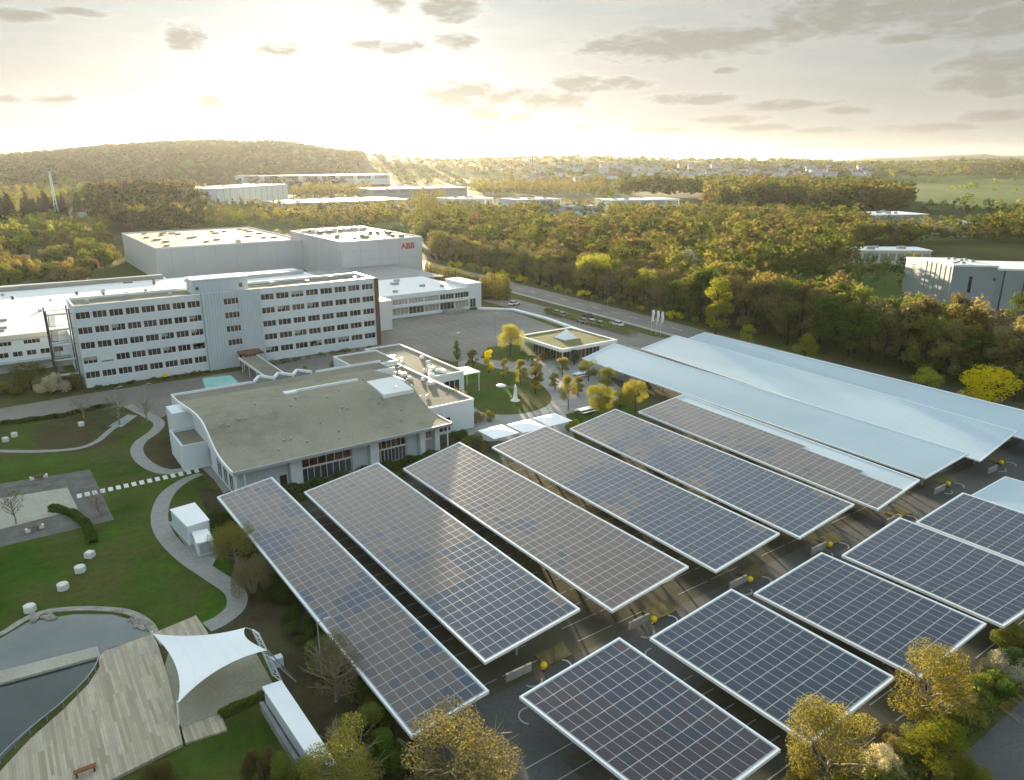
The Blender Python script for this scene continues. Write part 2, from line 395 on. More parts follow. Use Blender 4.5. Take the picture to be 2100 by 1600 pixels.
def tag(o, label=None, cat=None, group=None, kind=None):
    if label: o['label'] = label
    if cat: o['category'] = cat
    if group: o['group'] = group
    if kind: o['kind'] = kind
    return o
def thing(name, label, cat, loc, group=None, rotz=0.0):
    o = bpy.data.objects.new(name, None); COL.objects.link(o); o.location = loc; o.rotation_euler = (0, 0, rotz); o.empty_display_size = .5
    o['org'] = tuple(map(float, loc)) if not rotz else (0., 0., 0.)
    return tag(o, label, cat, group)
def struct(name, mb, m, label=None, **k): 
    o = mb.build(name, m, **k); o['kind'] = 'structure'; o['label'] = label or name.replace('_', ' '); o['category'] = name.replace('_', ' '); return o
def copy_tree(o, parent=None):
    c = o.copy(); COL.objects.link(c)
    if parent is not None: c.parent = parent
    for ch_ in [q for q in o.children]: copy_tree(ch_, c)
    return c
def pxs(pts, z=0.0): return [at(p[0], p[1], z) for p in pts]
def smooth_line(pts, n=8, closed=False):
    out = []; P = [Vector(p[:2]) for p in pts]; L = len(P)
    for i in range(L if closed else L-1):
        p0 = P[(i-1) % L] if closed or i > 0 else P[i]; p1 = P[i]; p2 = P[(i+1) % L]; p3 = P[(i+2) % L] if closed or i+2 < L else p2
        for k in range(n):
            t = k/n; out.append(.5*((2*p1)+(p2-p0)*t+(2*p0-5*p1+4*p2-p3)*t*t+(3*p1-p0-3*p2+p3)*t*t*t))
    if not closed: out.append(P[-1])
    return out
def ribbon(mb, pts, wd, z, z0=None):
    """flat strip along world points; wd = width or list of widths"""
    P = [Vector(p[:2]) for p in pts]; L = []; Rr = []
    for i, p in enumerate(P):
        d = (P[min(i+1, len(P)-1)]-P[max(i-1, 0)]).normalized(); n = Vector((-d.y, d.x)); ww = (wd[i] if isinstance(wd, list) else wd)/2
        L.append(p+n*ww); Rr.append(p-n*ww)
    for i in range(len(P)-1):
        q = [Rr[i], Rr[i+1], L[i+1], L[i]]
        if z0 is None: mb.face([(v.x, v.y, z) for v in q])
        else: mb.hexa([(v.x, v.y, z0) for v in q]+[(v.x, v.y, z) for v in q])
    return mb
def sheet(name, pix, z, m, label=None, world=False, sm=False):
    P = pix if world else pxs(pix, z)
    if sm: P = [(v.x, v.y) for v in smooth_line(P, 6, True)]
    mb = MB(); mb.prism([(p[0], p[1]) for p in P], z-.003, z); 
    # the sheet is only its top face
    top = mb.f[1]; pts = [mb.v[i] for i in top]; m2 = MB(); m2.face(pts)
    return struct(name, m2, m, label)
# ================================================================== GROUND
def build_terrain():
    rad = np.concatenate([np.linspace(15, 300, 20), np.geomspace(330, 9000, 110)]); ang = np.radians(np.concatenate([np.arange(-180, -50, 5), np.arange(-50, 50, .4), np.arange(50, 180, 5)]))
    A, Rr = np.meshgrid(ang, rad); x = Rr*np.sin(A); y = Rr*np.cos(A)
    a, b = x*ch+y*sh, -x*sh+y*ch; z = terrain(a, b)
    nr, na = A.shape; V = np.stack([a, b, z], -1).reshape(-1, 3)
    V = np.vstack([V, [[0, 0, 0]]]); F = []
    for i in range(nr-1):
        for j in range(na):
            k = (j+1) % na; F.append((i*na+k, i*na+j, (i+1)*na+j, (i+1)*na+k))
    for j in range(na): F.append((len(V)-1, j, (j+1) % na)[::-1])
    mb = MB(); mb.v = [tuple(p) for p in V]; mb.f = F; mb.m = [0]*len(F)
    return struct('terrain', mb, 'terrain', 'rolling ground with woods and fields out to the horizon', smooth=True)
build_terrain()
def far_hill(name, d, pts, m, label, thick=900):
    """a ridge at distance d; pts = (pixel x, pixel y of its crest)"""
    mb = MB(); rows = []
    for j, (fr, hz) in enumerate([(0, 0), (.25, .45), (.5, .8), (.75, .97), (1, 1), (1.4, .7), (2, 0)]):
        row = []
        for i in range(81):
            px = pts[0][0]+(pts[-1][0]-pts[0][0])*i/80; py = float(np.interp(px, [p[0] for p in pts], [p[1] for p in pts]))
            x, f, u = px_dir(px, py); D = d-thick*(1-fr); zt = HC+u/f*d + 5*math.sin(i*1.3)+3*math.sin(i*3.1+2); X0, Y0 = c2w(x/f*D, D)
            row.append((X0, Y0, -8+(zt+8)*hz+ (9*math.sin(i*.9+j*2)+6*math.sin(i*2.3+j)) * (0 < j < 6)*.5))
        rows.append(row)
    mb.v = [p for r in rows for p in r]; n = 81
    for j in range(6):
        for i in range(n-1): mb.f.append((j*n+i, j*n+i+1, (j+1)*n+i+1, (j+1)*n+i)); mb.m.append(0)
    return struct(name, mb, m, label, smooth=True)
far_hill('hills', 6500, [(-500,318),(-100,312),(60,306),(160,309),(300,318),(600,322),(750,325),(860,322),(1000,323),(1200,324),(1500,330),(1700,331),(1850,322),(2000,318),(2150,319),(2600,322)], 'terrain', 'pale distant hills along the horizon')

struct('campus_ground', MB().face([(-80,-20,.01),(166,-20,.01),(168,330,.01),(-80,330,.01)]), 'verge', 'dull green ground of the site')
sheet('car_park', [(17,19.5),(160,19.5),(160,96),(130,124),(96,124),(17,97)], .02, 'parking', 'dark parking ground beneath the solar carports', world=True)
sheet('aisle_road', [(14,36.5),(160,33),(160,45.5),(14,45.5)], .024, 'asphalt', 'dark asphalt aisle between the two rows of carports', world=True)
sheet('aisle_road', [(24,12),(30.5,12),(30.5,45),(24,45)], .028, 'asphalt', 'asphalt drive left of the nearest carport', world=True)
struct('road', ribbon(MB(), [(168,420),(163,300),(160,234),(156.5,165),(154,128),(150,60),(146,10)], 10.5, .03), 'asphalt_light', 'public road along the wood')
struct('pavement', ribbon(MB(), [(161,420),(156.2,300),(153.2,234),(149.8,165),(147.4,128),(144,60),(140,10)], 1.6, .13, .0), 'kerb', 'pale pavement on the near side of the public road')
m = MB()
for k in range(22):
    b0 = 110+k*9; a0 = float(np.interp(b0, [60,128,165,234,300,420],[150,154,156.5,160,163,168])); a1 = float(np.interp(b0+4, [60,128,165,234,300,420],[150,154,156.5,160,163,168]))
    m.face([(a0-.08,b0,.036),(a0+.08,b0,.036),(a1+.08,b0+4,.036),(a1-.08,b0+4,.036)])
struct('road_marking', m, 'white_paint', 'dashed white centre line of the public road')
sheet('road', [(30,8),(160,8),(160,18.3),(52,18.3),(40,14)], .03, 'asphalt', 'asphalt road behind the hedge in the bottom right corner', world=True)
sheet('service_road', [(-150,858),(0,838),(190,806),(420,772),(600,742),(700,722),(795,700),(880,742),(720,745),(540,790),(420,835),(330,858),(272,832),(120,848),(-150,885)], .035, 'asphalt_light', 'grey service road in front of the office block')
sheet('parking_lot', [(776,668),(782,652),(985,634),(1055,640),(1190,690),(1105,728),(930,742),(820,712),(780,704)], .03, 'asphalt_light', 'large empty grey parking lot beside the office block')
sheet('parking_lot', [(985,616),(1060,614),(1160,640),(1340,690),(1500,720),(1440,760),(1290,715),(1180,676),(1050,632)], .034, 'asphalt_light', 'narrow grey parking strip below the public road')
m = MB()
for i in range(15):
    for j in range(4):
        a0 = 90+i*2.6; b0 = 158+j*10.5
        m.face([(a0,b0,.042),(a0+.12,b0,.042),(a0+.12,b0+4.6,.042),(a0,b0+4.6,.042)])
struct('parking_bay_line', m, 'kerb', 'faint bay lines on the large parking lot')
m = MB()
for k in range(9):
    for a0 in (20.2+14.2*k-2.2, 20.2+14.2*k+6.8):
        for j in range(18): b0 = 47+j*2.5; m.face([(a0,b0,.034),(a0+4.6,b0,.034),(a0+4.6,b0+.10,.034),(a0,b0+.10,.034)])
for k in range(8):
    for a0 in (27.6+14.2*k, 33.8+14.2*k):
        for j in range(8): b0 = 21+j*2.3; m.face([(a0,b0,.034),(a0+4.8,b0,.034),(a0+4.8,b0+.10,.034),(a0,b0+.10,.034)])
struct('parking_bay_line', m, 'kerb', 'thin bay lines under the carports')
struct('kerb', ribbon(MB(), pxs([(980,634),(1052,637),(1120,655),(1195,682)]), 1.3, .55, 0), 'white_paint', 'low white wall edging the large parking lot')
# courtyard right of the canteen
sheet('courtyard', [(940,742),(1180,690),(1320,715),(1330,840),(1190,900),(1150,905),(980,905),(930,870)], .04, 'concrete', 'paved court between the pavilion and the parasols')
sheet('car_park', [(1245,770),(1420,830),(1215,900),(1330,850)], .044, 'parking', 'dark parking bays under the nearest white carport')
sheet('lawn', [(958,742),(1005,752),(1080,772),(1118,796),(1130,824),(1088,845),(1020,850),(975,838),(946,800)], .05, 'lawn', 'green lawn with a row of young trees by the court', sm=True)
sheet('lawn', [(1000,712),(1110,700),(1130,728),(1050,742),(985,735)], .05, 'lawn', 'small lawn patch beneath the large golden tree')
sheet('lawn', [(1160,850),(1330,800),(1345,850),(1180,905)], .05, 'lawn', 'rough lawn between court and carports')
# garden
sheet('lawn', [(-400,900),(0,868),(262,838),(310,850),(365,905),(400,960),(462,1030),(450,1110),(500,1200),(500,1260),(425,1300),(310,1300),(150,1300),(-300,1360)], .03, 'lawn', 'mown green garden lawn')
sheet('lawn', [(60,885),(150,850),(260,838),(285,870),(200,920),(100,925)], .04, 'lawn_rough', 'rough brownish grass patch behind the curved path', sm=True)
sheet('lawn', [(-300,1700),(0,1640),(300,1560),(470,1480),(560,1400),(640,1520),(600,1700)], .03, 'lawn', 'dark lawn below the timber deck')
sheet('flower_bed', [(320,868),(352,850),(372,905),(400,955),(345,962),(300,945),(290,915),(332,885)], .045, 'soil', 'brown planted bed left of the canteen', sm=True)
sheet('flower_bed', [(418,1292),(478,1258),(500,1215),(470,1150),(420,1040),(400,1000),(460,1005),(650,1290),(860,1520),(900,1640),(720,1640),(600,1470),(545,1330)], .045, 'soil', 'dark soil bank beside the leftmost carport')
sheet('flower_bed', [(560,990),(920,905),(960,930),(620,1030)], .045, 'soil', 'soil strip between canteen and carports')
sheet('path', [(368,918),(402,905),(483,1002),(458,1012),(440,985)], .055, 'paving', 'paved forecourt at the left end of the canteen')
sheet('courtyard', [(500,745),(690,715),(700,790),(560,808),(505,800)], .045, 'asphalt_light', 'grey yard between office block and canteen')
S1 = smooth_line(pxs([(262,832),(303,852),(326,868),(316,886),(288,907),(281,928),(300,952),(340,968),(392,962)]), 7)
struct('path', ribbon(MB(), S1, 1.9, .06), 'paving', 'winding grey garden path north of the stepping stones')
S2 = smooth_line(pxs([(412,972),(372,990),(340,1018),(327,1060),(340,1100),(380,1142),(432,1178),(480,1212),(484,1245),(455,1272),(424,1287)]), 7)
struct('path', ribbon(MB(), S2, [1.3+.8*min(1, i/14) for i in range(len(S2))], .06), 'paving', 'winding grey garden path around the white kiosks')
S3 = smooth_line(pxs([(-60,922),(10,926),(90,926),(160,920),(200,905),(230,880),(262,862)]), 6)
struct('path', ribbon(MB(), S3, 1.1, .058), 'paving', 'thin curved path across the upper lawn')
sheet('path', [(222,874),(262,850),(282,852),(250,876)], .065, 'concrete', 'pale paved landing at the head of the garden')
sheet('plaza', [(-200,1002),(0,992),(185,963),(234,1066),(0,1122),(-200,1165)], .06, 'paving_dark', 'dark paved border of the garden square')
sheet('plaza', [(-200,1040),(0,1022),(138,1000),(160,1044),(0,1086),(-200,1125)], .07, 'sand', 'pale gravel square in the garden')
# pond
sheet('pond', [(-300,1400),(-60,1330),(0,1310),(60,1275),(150,1260),(230,1260),(292,1278),(312,1302),(225,1330),(205,1345),(0,1400),(-300,1480)], .055, 'water_pale', 'upper garden pond')
sheet('pond', [(-200,1452),(0,1402),(196,1350),(200,1362),(180,1392),(120,1445),(60,1498),(0,1560),(-80,1660),(-300,1700)], .056, 'water', 'lower garden pond beside the deck')
struct('pond_edge', ribbon(MB(), smooth_line(pxs([(-80,1325),(0,1303),(55,1270),(110,1254),(190,1250),(262,1257),(305,1280),(318,1302)]), 6), .75, .16, 0), 'stone', 'grey stone rim of the upper pond')
m = MB()
for k in range(60):
    t = rnd.random(); px = 62+t*50 if k % 2 else 262+t*52; py = (1262 if k % 2 else 1266)+rnd.random()*16-(t*6 if k % 2 else -t*14)
    p = at(px, py); m.ball((p[0], p[1], .08), rnd.uniform(.12,.36), 7, 5, .7, .2, k)
tag(m.build('pond_rubble', 'stone'), 'loose rocks along the rim of the upper pond', 'rocks', kind='stuff')

# stepping stones
for k in range(16):
    t = k/15; px = 163+t*(403-163); py = 1018-t*(1018-966)
    c = at(px, py); u = Vector(at(px+10, py-2)[:2])-Vector(c[:2]); u.normalize(); v = Vector((-u.y, u.x))
    mb = MB(); hx = .30; hy = .74
    q = [Vector(c[:2])+u*sx*hx+v*sy*hy for sx, sy in ((-1,-1),(1,-1),(1,1),(-1,1))]
    mb.prism([(w_.x, w_.y) for w_ in q], .03, .10)
    st = mb.build('stepping_stone', 'stone_white', origin=(c[0], c[1], 0))
    where = 'at its left end on the dark paving' if k == 0 else 'at its right end by the canteen forecourt' if k == 15 else f'{["","second","third","fourth","fifth","sixth","seventh","eighth","ninth","tenth","eleventh","twelfth","thirteenth","fourteenth","fifteenth"][k]} from the gravel square'
    tag(st, f'pale stepping stone in the straight row, {where}', 'stepping stone', 'stepping stones across the lawn')

# white seat blocks on the lawn
SB = [(62,1246,'nearest the pond'),(130,1201,'second from the pond'),(165,1165,'third from the pond'),(185,1135,'farthest from the pond, by the curved hedge'),
      (167,866,'alone on the rough grass behind the thin path'),(30,888,'right one of the pair on the upper lawn'),(12,898,'left one of the pair on the upper lawn')]
for k, (px, py, wh) in enumerate(SB):
    c = at(px, py+8); s_ = .62 if k < 4 else .5; mb = MB(); rz = rnd.uniform(0, 1)
    n = 6; pr = [(s_*.96, 0), (s_, .08), (s_*.99, .62), (s_*.9, .72), (s_*.5, .76)]
    mb.lathe((c[0], c[1], .03), pr, 7 if k != 3 else 4)
    o = mb.build('stone_seat', 'stone_white', origin=(c[0], c[1], .03)); tag(o, f'white block seat on the lawn, {wh}', 'seat block', 'white seat blocks on the lawn')

# deck, jetty, stage
def platform(name, pix, z, m, label, cat, th=.3, group=None):
    P = pxs(pix, z); mb = MB(); mb.prism([(p[0], p[1]) for p in P], max(0.0, z-th), z)
    o = mb.build(name, m); return tag(o, label, cat, group)
platform('timber_deck', [(203,1347),(215,1335),(312,1300),(322,1318),(345,1388),(375,1525),(230,1598),(-60,1740),(-40,1640),(0,1582),(62,1515),(130,1455),(182,1402),(204,1368)], .32, 'deck_boards', 'large weathered timber deck beside the pond', 'deck')
platform('timber_deck', [(313,1299),(402,1262),(428,1300),(328,1322)], .26, 'deck_boards', 'small timber deck step leading to the winding path', 'deck')
platform('timber_deck', [(372,1492),(452,1463),(466,1496),(380,1524)], .22, 'deck_boards', 'lower timber step beside the mossy stage', 'deck')
platform('jetty', [(-200,1428),(0,1376),(200,1325),(206,1345),(0,1401),(-200,1455)], .30, 'sand', 'narrow pale jetty between the two ponds', 'jetty')
platform('stage', [(330,1392),(345,1340),(470,1300),(520,1330),(560,1402),(538,1428),(452,1462),(372,1492)], .24, 'roof_moss', 'mossy stage floor beneath the white sail', 'stage')
cv = smooth_line(pxs([(-60,1640),(0,1560),(62,1502),(130,1446),(182,1394),(203,1358),(202,1342)], .36), 6)
m = MB()
for i in range(len(cv)-1): m.bar((cv[i].x, cv[i].y, .75), (cv[i+1].x, cv[i+1].y, .75), .05)
for i in range(0, len(cv), 3): m.bar((cv[i].x, cv[i].y, .1), (cv[i].x, cv[i].y, .75), .03)
tag(m.build('railing', 'grey_metal'), 'curved steel railing along the pond side of the deck', 'railing')
p0 = at(152,1594,.4); p1 = at(199,1576,.4); d = (Vector(p1)-Vector(p0)).normalized(); nn = Vector((-d.y, d.x, 0))*.22
t = thing('bench', 'rusty brown bench on the near edge of the deck', 'bench', (p0[0], p0[1], .32))
m = MB(); m.hexa([tuple(Vector(q)+o_+Vector((0,0,z_))) for z_ in (.34,.42) for q, o_ in ((p0,-nn),(p1,-nn),(p1,nn),(p0,nn))]); m.build('seat', 'brown_wood', t)
for s_ in (.12,.88):
    c = Vector(p0).lerp(Vector(p1), s_); MB().box(c.x-.06, c.x+.06, c.y-.18, c.y+.18, .32, .74).build('leg', 'dark_metal', t)

# sail
def sail():
    A = Vector(at(313,1300,2.4)); B = Vector(at(503,1287,4.6)); C = Vector(at(548,1333,5.2)); D = Vector(at(364,1443,2.2))
    ctr = (A+B+C+D)/4; n = 14
    def edge(P, Q, sag):
        mid = (P+Q)/2; inw = (ctr-mid); inw.z = 0; inw.normalize()
        return lambda t: P.lerp(Q, t)+inw*sag*4*t*(1-t)
    e0 = edge(A, B, .85); e1 = edge(B, C, .75); e2 = edge(D, C, 1.15); e3 = edge(A, D, 1.0)
    V = []
    for i in range(n+1):
        u = i/n
        for j in range(n+1):
            v = j/n
            p = (1-v)*e0(u)+v*e2(u)+(1-u)*e3(v)+u*e1(v)-((1-u)*(1-v)*A+u*(1-v)*B+(1-u)*v*D+u*v*C)
            p.z += -.35*16*u*(1-u)*v*(1-v)*.6
            V.append(p)
    t = thing('shade_sail', 'white four pointed shade sail stretched over the mossy stage', 'shade sail', (ctr.x, ctr.y, .24))
    mb = MB(); k = len(V); mb.v = [tuple(p) for p in V]+[(p.x, p.y, p.z-.02) for p in V]
    for i in range(n):
        for j in range(n):
            q = (i*(n+1)+j, (i+1)*(n+1)+j, (i+1)*(n+1)+j+1, i*(n+1)+j+1); mb.f.append(q[::-1]); mb.m.append(0); mb.f.append(tuple(k+x for x in q)); mb.m.append(0)
    mb.build('sail_cloth', 'sail', t, smooth=True)
    for i in (3, 6, 9, 11):
        m = MB()
        for j in range(n): a_, b_ = V[i*(n+1)+j], V[i*(n+1)+j+1]; m.hexa([(a_.x-.012,a_.y,a_.z+.002),(a_.x+.012,a_.y,a_.z+.002),(b_.x+.012,b_.y,b_.z+.002),(b_.x-.012,b_.y,b_.z+.002),(a_.x-.012,a_.y,a_.z+.012),(a_.x+.012,a_.y,a_.z+.012),(b_.x+.012,b_.y,b_.z+.012),(b_.x-.012,b_.y,b_.z+.012)])
        m.build('seam', 'white_metal', t)
    for P in (A, D): 
        o_ = (P-ctr); o_.z = 0; o_.normalize(); MB().bar((P.x+o_.x*.25, P.y+o_.y*.25, .2), (P.x, P.y, P.z+.25), .07).build('mast', 'white_metal', t)
    # lattice mast carrying the two high corners
    m = thing('lattice_mast', 'white lattice mast at the back of the stage holding the sail', 'mast', at(575,1390,0))
    b1 = Vector(at(578,1398,.2)); b2 = Vector(at(560,1385,.2)); T1 = Vector(at(518,1292,5.0)); T2 = Vector(at(530,1300,5.4)); mb = MB()
    r = .085
    mb.bar(b2, T1, r); mb.bar(b1, T2, r); 
    for i in range(8):
        f0 = i/8; f1 = (i+1)/8; mb.bar(b2.lerp(T1, f0), b1.lerp(T2, f1), .04); mb.bar(b1.lerp(T2, f0), b2.lerp(T1, f0), .04)
    mb.bar(T1, T2, r); mb.build('lattice_post', 'white_metal', m)
    mb = MB(); mb.bar(C, b1+Vector((.9,.2,.2)), .06); mb.bar(B, T1, .05); mb.bar(C, b1.lerp(T2, .55), .06); mb.bar(b1.lerp(T2,.5), b1+Vector((1.0,-.9,.1)), .06); mb.build('stay', 'grey_metal', m)
    mb = MB(); c = Vector(at(566,1350,2.2)); mb.box(c.x-.55, c.x+.55, c.y-.35, c.y+.35, 1.4, 2.3); mb.build('winch_box', 'panel_wall', m)
sail()

def box_px(name, pix_top, z0, z1, m, parent=None, **k):
    P = pxs(pix_top, z1); mb = MB(); mb.prism([(p[0], p[1]) for p in P], z0, z1); return mb.build(name, m, parent, **k)
# long white roofed ramp
t = thing('covered_ramp', 'long narrow white roofed ramp leading down from the stage', 'covered ramp', at(560,1440,0))
box_px('roof', [(537,1408),(577,1395),(692,1566),(652,1582)], 2.35, 2.6, 'white_metal', t)
box_px('wall', [(541,1410),(575,1399),(687,1565),(653,1578)], 0, 2.34, 'panel_wall', t)
box_px('low_wall', [(532,1440),(540,1438),(634,1588),(624,1592)], 0, .9, 'concrete', t)
# white kiosks
t = thing('switchgear_kiosk', 'large white box kiosk on a slab beside the winding path', 'kiosk', at(385,1100,0))
P = pxs([(350,1046),(399,1032),(428,1066),(384,1080)], 2.7)
mb = MB(); mb.prism([(p[0],p[1]) for p in P], .1, 2.6); mb.build('body', 'white_wall', t)
ctr = sum((Vector(p[:2]) for p in P), Vector((0,0)))/4; mb = MB(); mb.prism([tuple(ctr+(Vector(p[:2])-ctr)*1.05) for p in P], 2.6, 2.75); mb.build('roof', 'white_paint', t)
q0 = Vector(P[3]); q1 = Vector(P[0]); dd = (q1-q0).normalized(); no = Vector((-dd.y, dd.x, 0)); 
if (q0+no-Vector((ctr.x,ctr.y,q0.z))).length < (q0-no-Vector((ctr.x,ctr.y,q0.z))).length: no = -no
L_ = (q1-q0).length
for k in range(3):
    a_ = q0+dd*(L_*(.06+.31*k)); b_ = a_+dd*(L_*.27); mb = MB()
    mb.hexa([(p.x+o.x, p.y+o.y, z_) for z_ in (.25,2.3) for p, o in ((a_,no*.0),(b_,no*.0),(b_,no*.03),(a_,no*.03))]); mb.build('door', 'panel_wall', t)
t = thing('switchgear_kiosk', 'small white kiosk in front of the large white kiosk', 'kiosk', at(415,1130,0))
P = pxs([(395,1092),(424,1086),(436,1106),(404,1114)], 1.9); mb = MB(); mb.prism([(p[0],p[1]) for p in P], .1, 1.8); mb.build('body', 'white_wall', t)
ctr = sum((Vector(p[:2]) for p in P), Vector((0,0)))/4; mb = MB(); mb.prism([tuple(ctr+(Vector(p[:2])-ctr)*1.12) for p in P], 1.8, 1.95); mb.build('roof', 'white_paint', t)
q0 = Vector(P[2]); q1 = Vector(P[3]); mb = MB(); dd=(q1-q0); no = Vector((dd.y,-dd.x,0)).normalized()
if no.dot(Vector((ctr.x-q0.x, ctr.y-q0.y, 0))) > 0: no = -no
a_ = q0+dd*.12; b_ = q0+dd*.88; mb.hexa([(p.x+o.x,p.y+o.y,z_) for z_ in (.3,1.6) for p,o in ((a_,no*0),(b_,no*0),(b_,no*.04),(a_,no*.04))]); mb.build('door', 'grey_wall', t)
struct('kiosk_slab', MB().prism([(p[0],p[1]) for p in pxs([(346,1072),(372,1062),(452,1130),(436,1162),(396,1140)])], 0, .1), 'concrete', 'concrete slab beneath the white kiosks')

# pair of low benches on the garden square, and small fittings
for (pa, pb, lab) in [((66,985),(94,979),'on the far edge of the garden square'),((58,1092),(86,1083),'on the near edge of the garden square')]:
    p0, p1 = Vector(at(*pa)), Vector(at(*pb)); t = thing('bench', f'low bench {lab}', 'bench', tuple(p0), 'benches of the garden square')
    d = (p1-p0).normalized(); nn = Vector((-d.y, d.x, 0))*.22
    m = MB(); m.hexa([tuple(q+o_+Vector((0,0,z_))) for z_ in (.45,.52) for q, o_ in ((p0,-nn),(p1,-nn),(p1,nn),(p0,nn))]); m.build('seat', 'brick', t)
    for q in (p0, p1): MB().box(q.x-.28,q.x+.28,q.y-.28,q.y+.28,.07,.5).build('end_block', 'stone_white', t)

# ================================================================== CARPORTS
SKL, SKH = 3.2, 4.4
def carport(label, pix, kind, near_len=None, cell=(1.245, .94), strips=None, group=None, posts=8, box=True, zlo=SKL, zhi=SKH):
    """pix: photograph corners far-low, far-high, near-high, near-low of the roof plane"""
    z = (zlo, zhi, zhi, zlo); P = [Vector(at(p[0], p[1], z[i])) if len(p) == 2 else Vector(p) for i, p in enumerate(pix)]
    A, B, C, D = P                                   # A-D low edge (left), B-C high edge (right)
    o = thing('solar_carport' if kind != 'white' else 'carport', label, 'carport', (float((A.x+C.x)/2), float((A.y+C.y)/2), 0.0), group)
    def pt(u, v, dz=0.0):                            # u along from far to near, v from low to high
        p = (A.lerp(D, u)).lerp(B.lerp(C, u), v); return (p.x, p.y, p.z+dz)
    th = .16
    mb = MB(); mb.hexa([pt(0,0,-th), pt(1,0,-th), pt(1,1,-th), pt(0,1,-th), pt(0,0,0), pt(1,0,0), pt(1,1,0), pt(0,1,0)])
    Lm = (A-D).length; Wm = (A-B).length
    mb.uv = None
    ob = mb.build('roof_deck', 'carport_roof', o)
    ul = ob.data.uv_layers.new(name='UVMap'); ks = [(0,0),(1,0),(1,1),(0,1)]*2
    for lp in ob.data.loops: u_, v_ = ks[lp.vertex_index]; ul.data[lp.index].uv = (v_*Wm, u_*Lm)
    # rim
    tw = .085 if kind == 'white' else .095; eu = tw/Lm; ev = tw/Wm; mb = MB(); h = .03 if kind == 'white' else .075; lo = -.20
    for (u0,u1,v0,v1) in ((0-eu,1+eu,-ev,ev*.9),(0-eu,1+eu,1-ev*.9,1+ev),(-eu,eu*.9,ev,1-ev),(1-eu*.9,1+eu,ev,1-ev)):
        mb.hexa([pt(u0,v0,lo), pt(u1,v0,lo), pt(u1,v1,lo), pt(u0,v1,lo), pt(u0,v0,h), pt(u1,v0,h), pt(u1,v1,h), pt(u0,v1,h)])
    mb.build('edge_trim', 'white_metal', o)
    if kind != 'white':
        nu = max(1, round((Lm-.4)/cell[0])); nv = max(1, round((Wm-.4)/cell[1])); iu = .2/Lm; iv = .2/Wm
        for st_ in (strips or [(0,1,0,1)]):
            u0,u1,v0,v1 = st_[:4]; km = st_[4] if len(st_) > 4 else kind
            U0 = iu+u0*(1-2*iu); U1 = iu+u1*(1-2*iu); V0 = iv+v0*(1-2*iv); V1 = iv+v1*(1-2*iv)
            U0 = round((U0-iu)/(1-2*iu)*nu)/nu*(1-2*iu)+iu; U1 = round((U1-iu)/(1-2*iu)*nu)/nu*(1-2*iu)+iu
            V1 = round((V1-iv)/(1-2*iv)*nv)/nv*(1-2*iv)+iv; V0 = round((V0-iv)/(1-2*iv)*nv)/nv*(1-2*iv)+iv
            mb = MB(); mb.hexa([pt(U0,V0,.01), pt(U1,V0,.01), pt(U1,V1,.01), pt(U0,V1,.01), pt(U0,V0,.06), pt(U1,V0,.06), pt(U1,V1,.06), pt(U0,V1,.06)])
            ob = mb.build('solar_array', km, o); ul = ob.data.uv_layers.new(name='UVMap')
            cc = [((u-iu)/(1-2*iu)*nu, (v-iv)/(1-2*iv)*nv) for u, v in ((U0,V0),(U1,V0),(U1,V1),(U0,V1))]*2
            for lp in ob.data.loops: ul.data[lp.index].uv = cc[lp.vertex_index]
    # columns, each with two raking arms, along the middle of the roof
    for i in range(posts):
        u = (i+.5)/posts; base = pt(u, .5); c = (base[0], base[1])
        mb = MB(); mb.bar((c[0], c[1], 0), (c[0], c[1], 2.1), .14, 8)
        for v in (.14, .86): q = pt(u, v, -.42); mb.bar((c[0], c[1], 1.9), q, .08)
        q0 = pt(u, .03, -.32); q1 = pt(u, .97, -.32); mb.bar(q0, q1, .10)
        mb.build('column', 'grey_metal', o)
    if box:                                          # grey switch cabinet row at the near end, low side
        c = pt(1.0, .30, 0); mb = MB(); mb.box(c[0]-1.4, c[0]+1.4, c[1]-.7, c[1]-.5, .7, 1.5); mb.build('end_panel', 'concrete', o)
    return o
G1 = 'solar carports of the far row'; G2 = 'solar carports of the near row'; G3 = 'white roofed carports without modules'
carport('narrow leftmost solar carport, bluish modules at its near corner', [(447,1020),(557,980),(1000,1418),(845,1510)], 'solar_mixed', group=G1, posts=9, box=False)
carport('solar carport second from the left in the far row, near half bluish', [(625,1010),(775,950),(1187,1250),(995,1358)], 'solar_brown', group=G1, strips=[(0,.58,0,1),(.58,.74,0,.55),(.58,.74,.55,1,'solar_blue'),(.74,1,0,1,'solar_blue')])
carport('brownish solar carport third from the left in the far row', [(828,962),(942,908),(1410,1163),(1255,1253)], 'solar_brown', group=G1)
carport('solar carport fourth from the left in the far row, far end glaring pale', [(1010,918),(1120,875),(1597,1095),(1468,1172)], 'solar_blue', group=G1, strips=[(0,.35,0,1,'solar_brown'),(.35,1,0,1)])
carport('solar carport fifth from the left, roof edge touching the part white one', [(1170,880),(1262,840),(1750,1035),(1640,1103)], 'solar_blue', group=G1, strips=[(0,.2,0,1,'solar_brown'),(.2,1,0,1)])
carport('solar carport with a bare white strip along its far side', [(1310,845),(1400,810),(1885,985),(1800,1045)], 'solar_brown', group=G1, strips=[(0,.62,0,.84),(.62,.86,0,.72),(.86,1,0,.60)])
carport('white roofed carport nearest the solar carports', [(1195,735),(1260,705),(1985,930),(1898,980)], 'white', group=G3, posts=13, zhi=5.0)
carport('middle one of the three long white roofed carports', [(1315,715),(1385,688),(2085,885),(2010,945)], 'white', group=G3, posts=13, zhi=5.0)
A9 = at(1405,697,SKL); B9 = at(1445,682,SKH)
carport('farthest white roofed carport, along the wood', [(1405,697),(1445,682),(2205,868),(2130,908)], 'white', group=G3, posts=13, zhi=5.0)
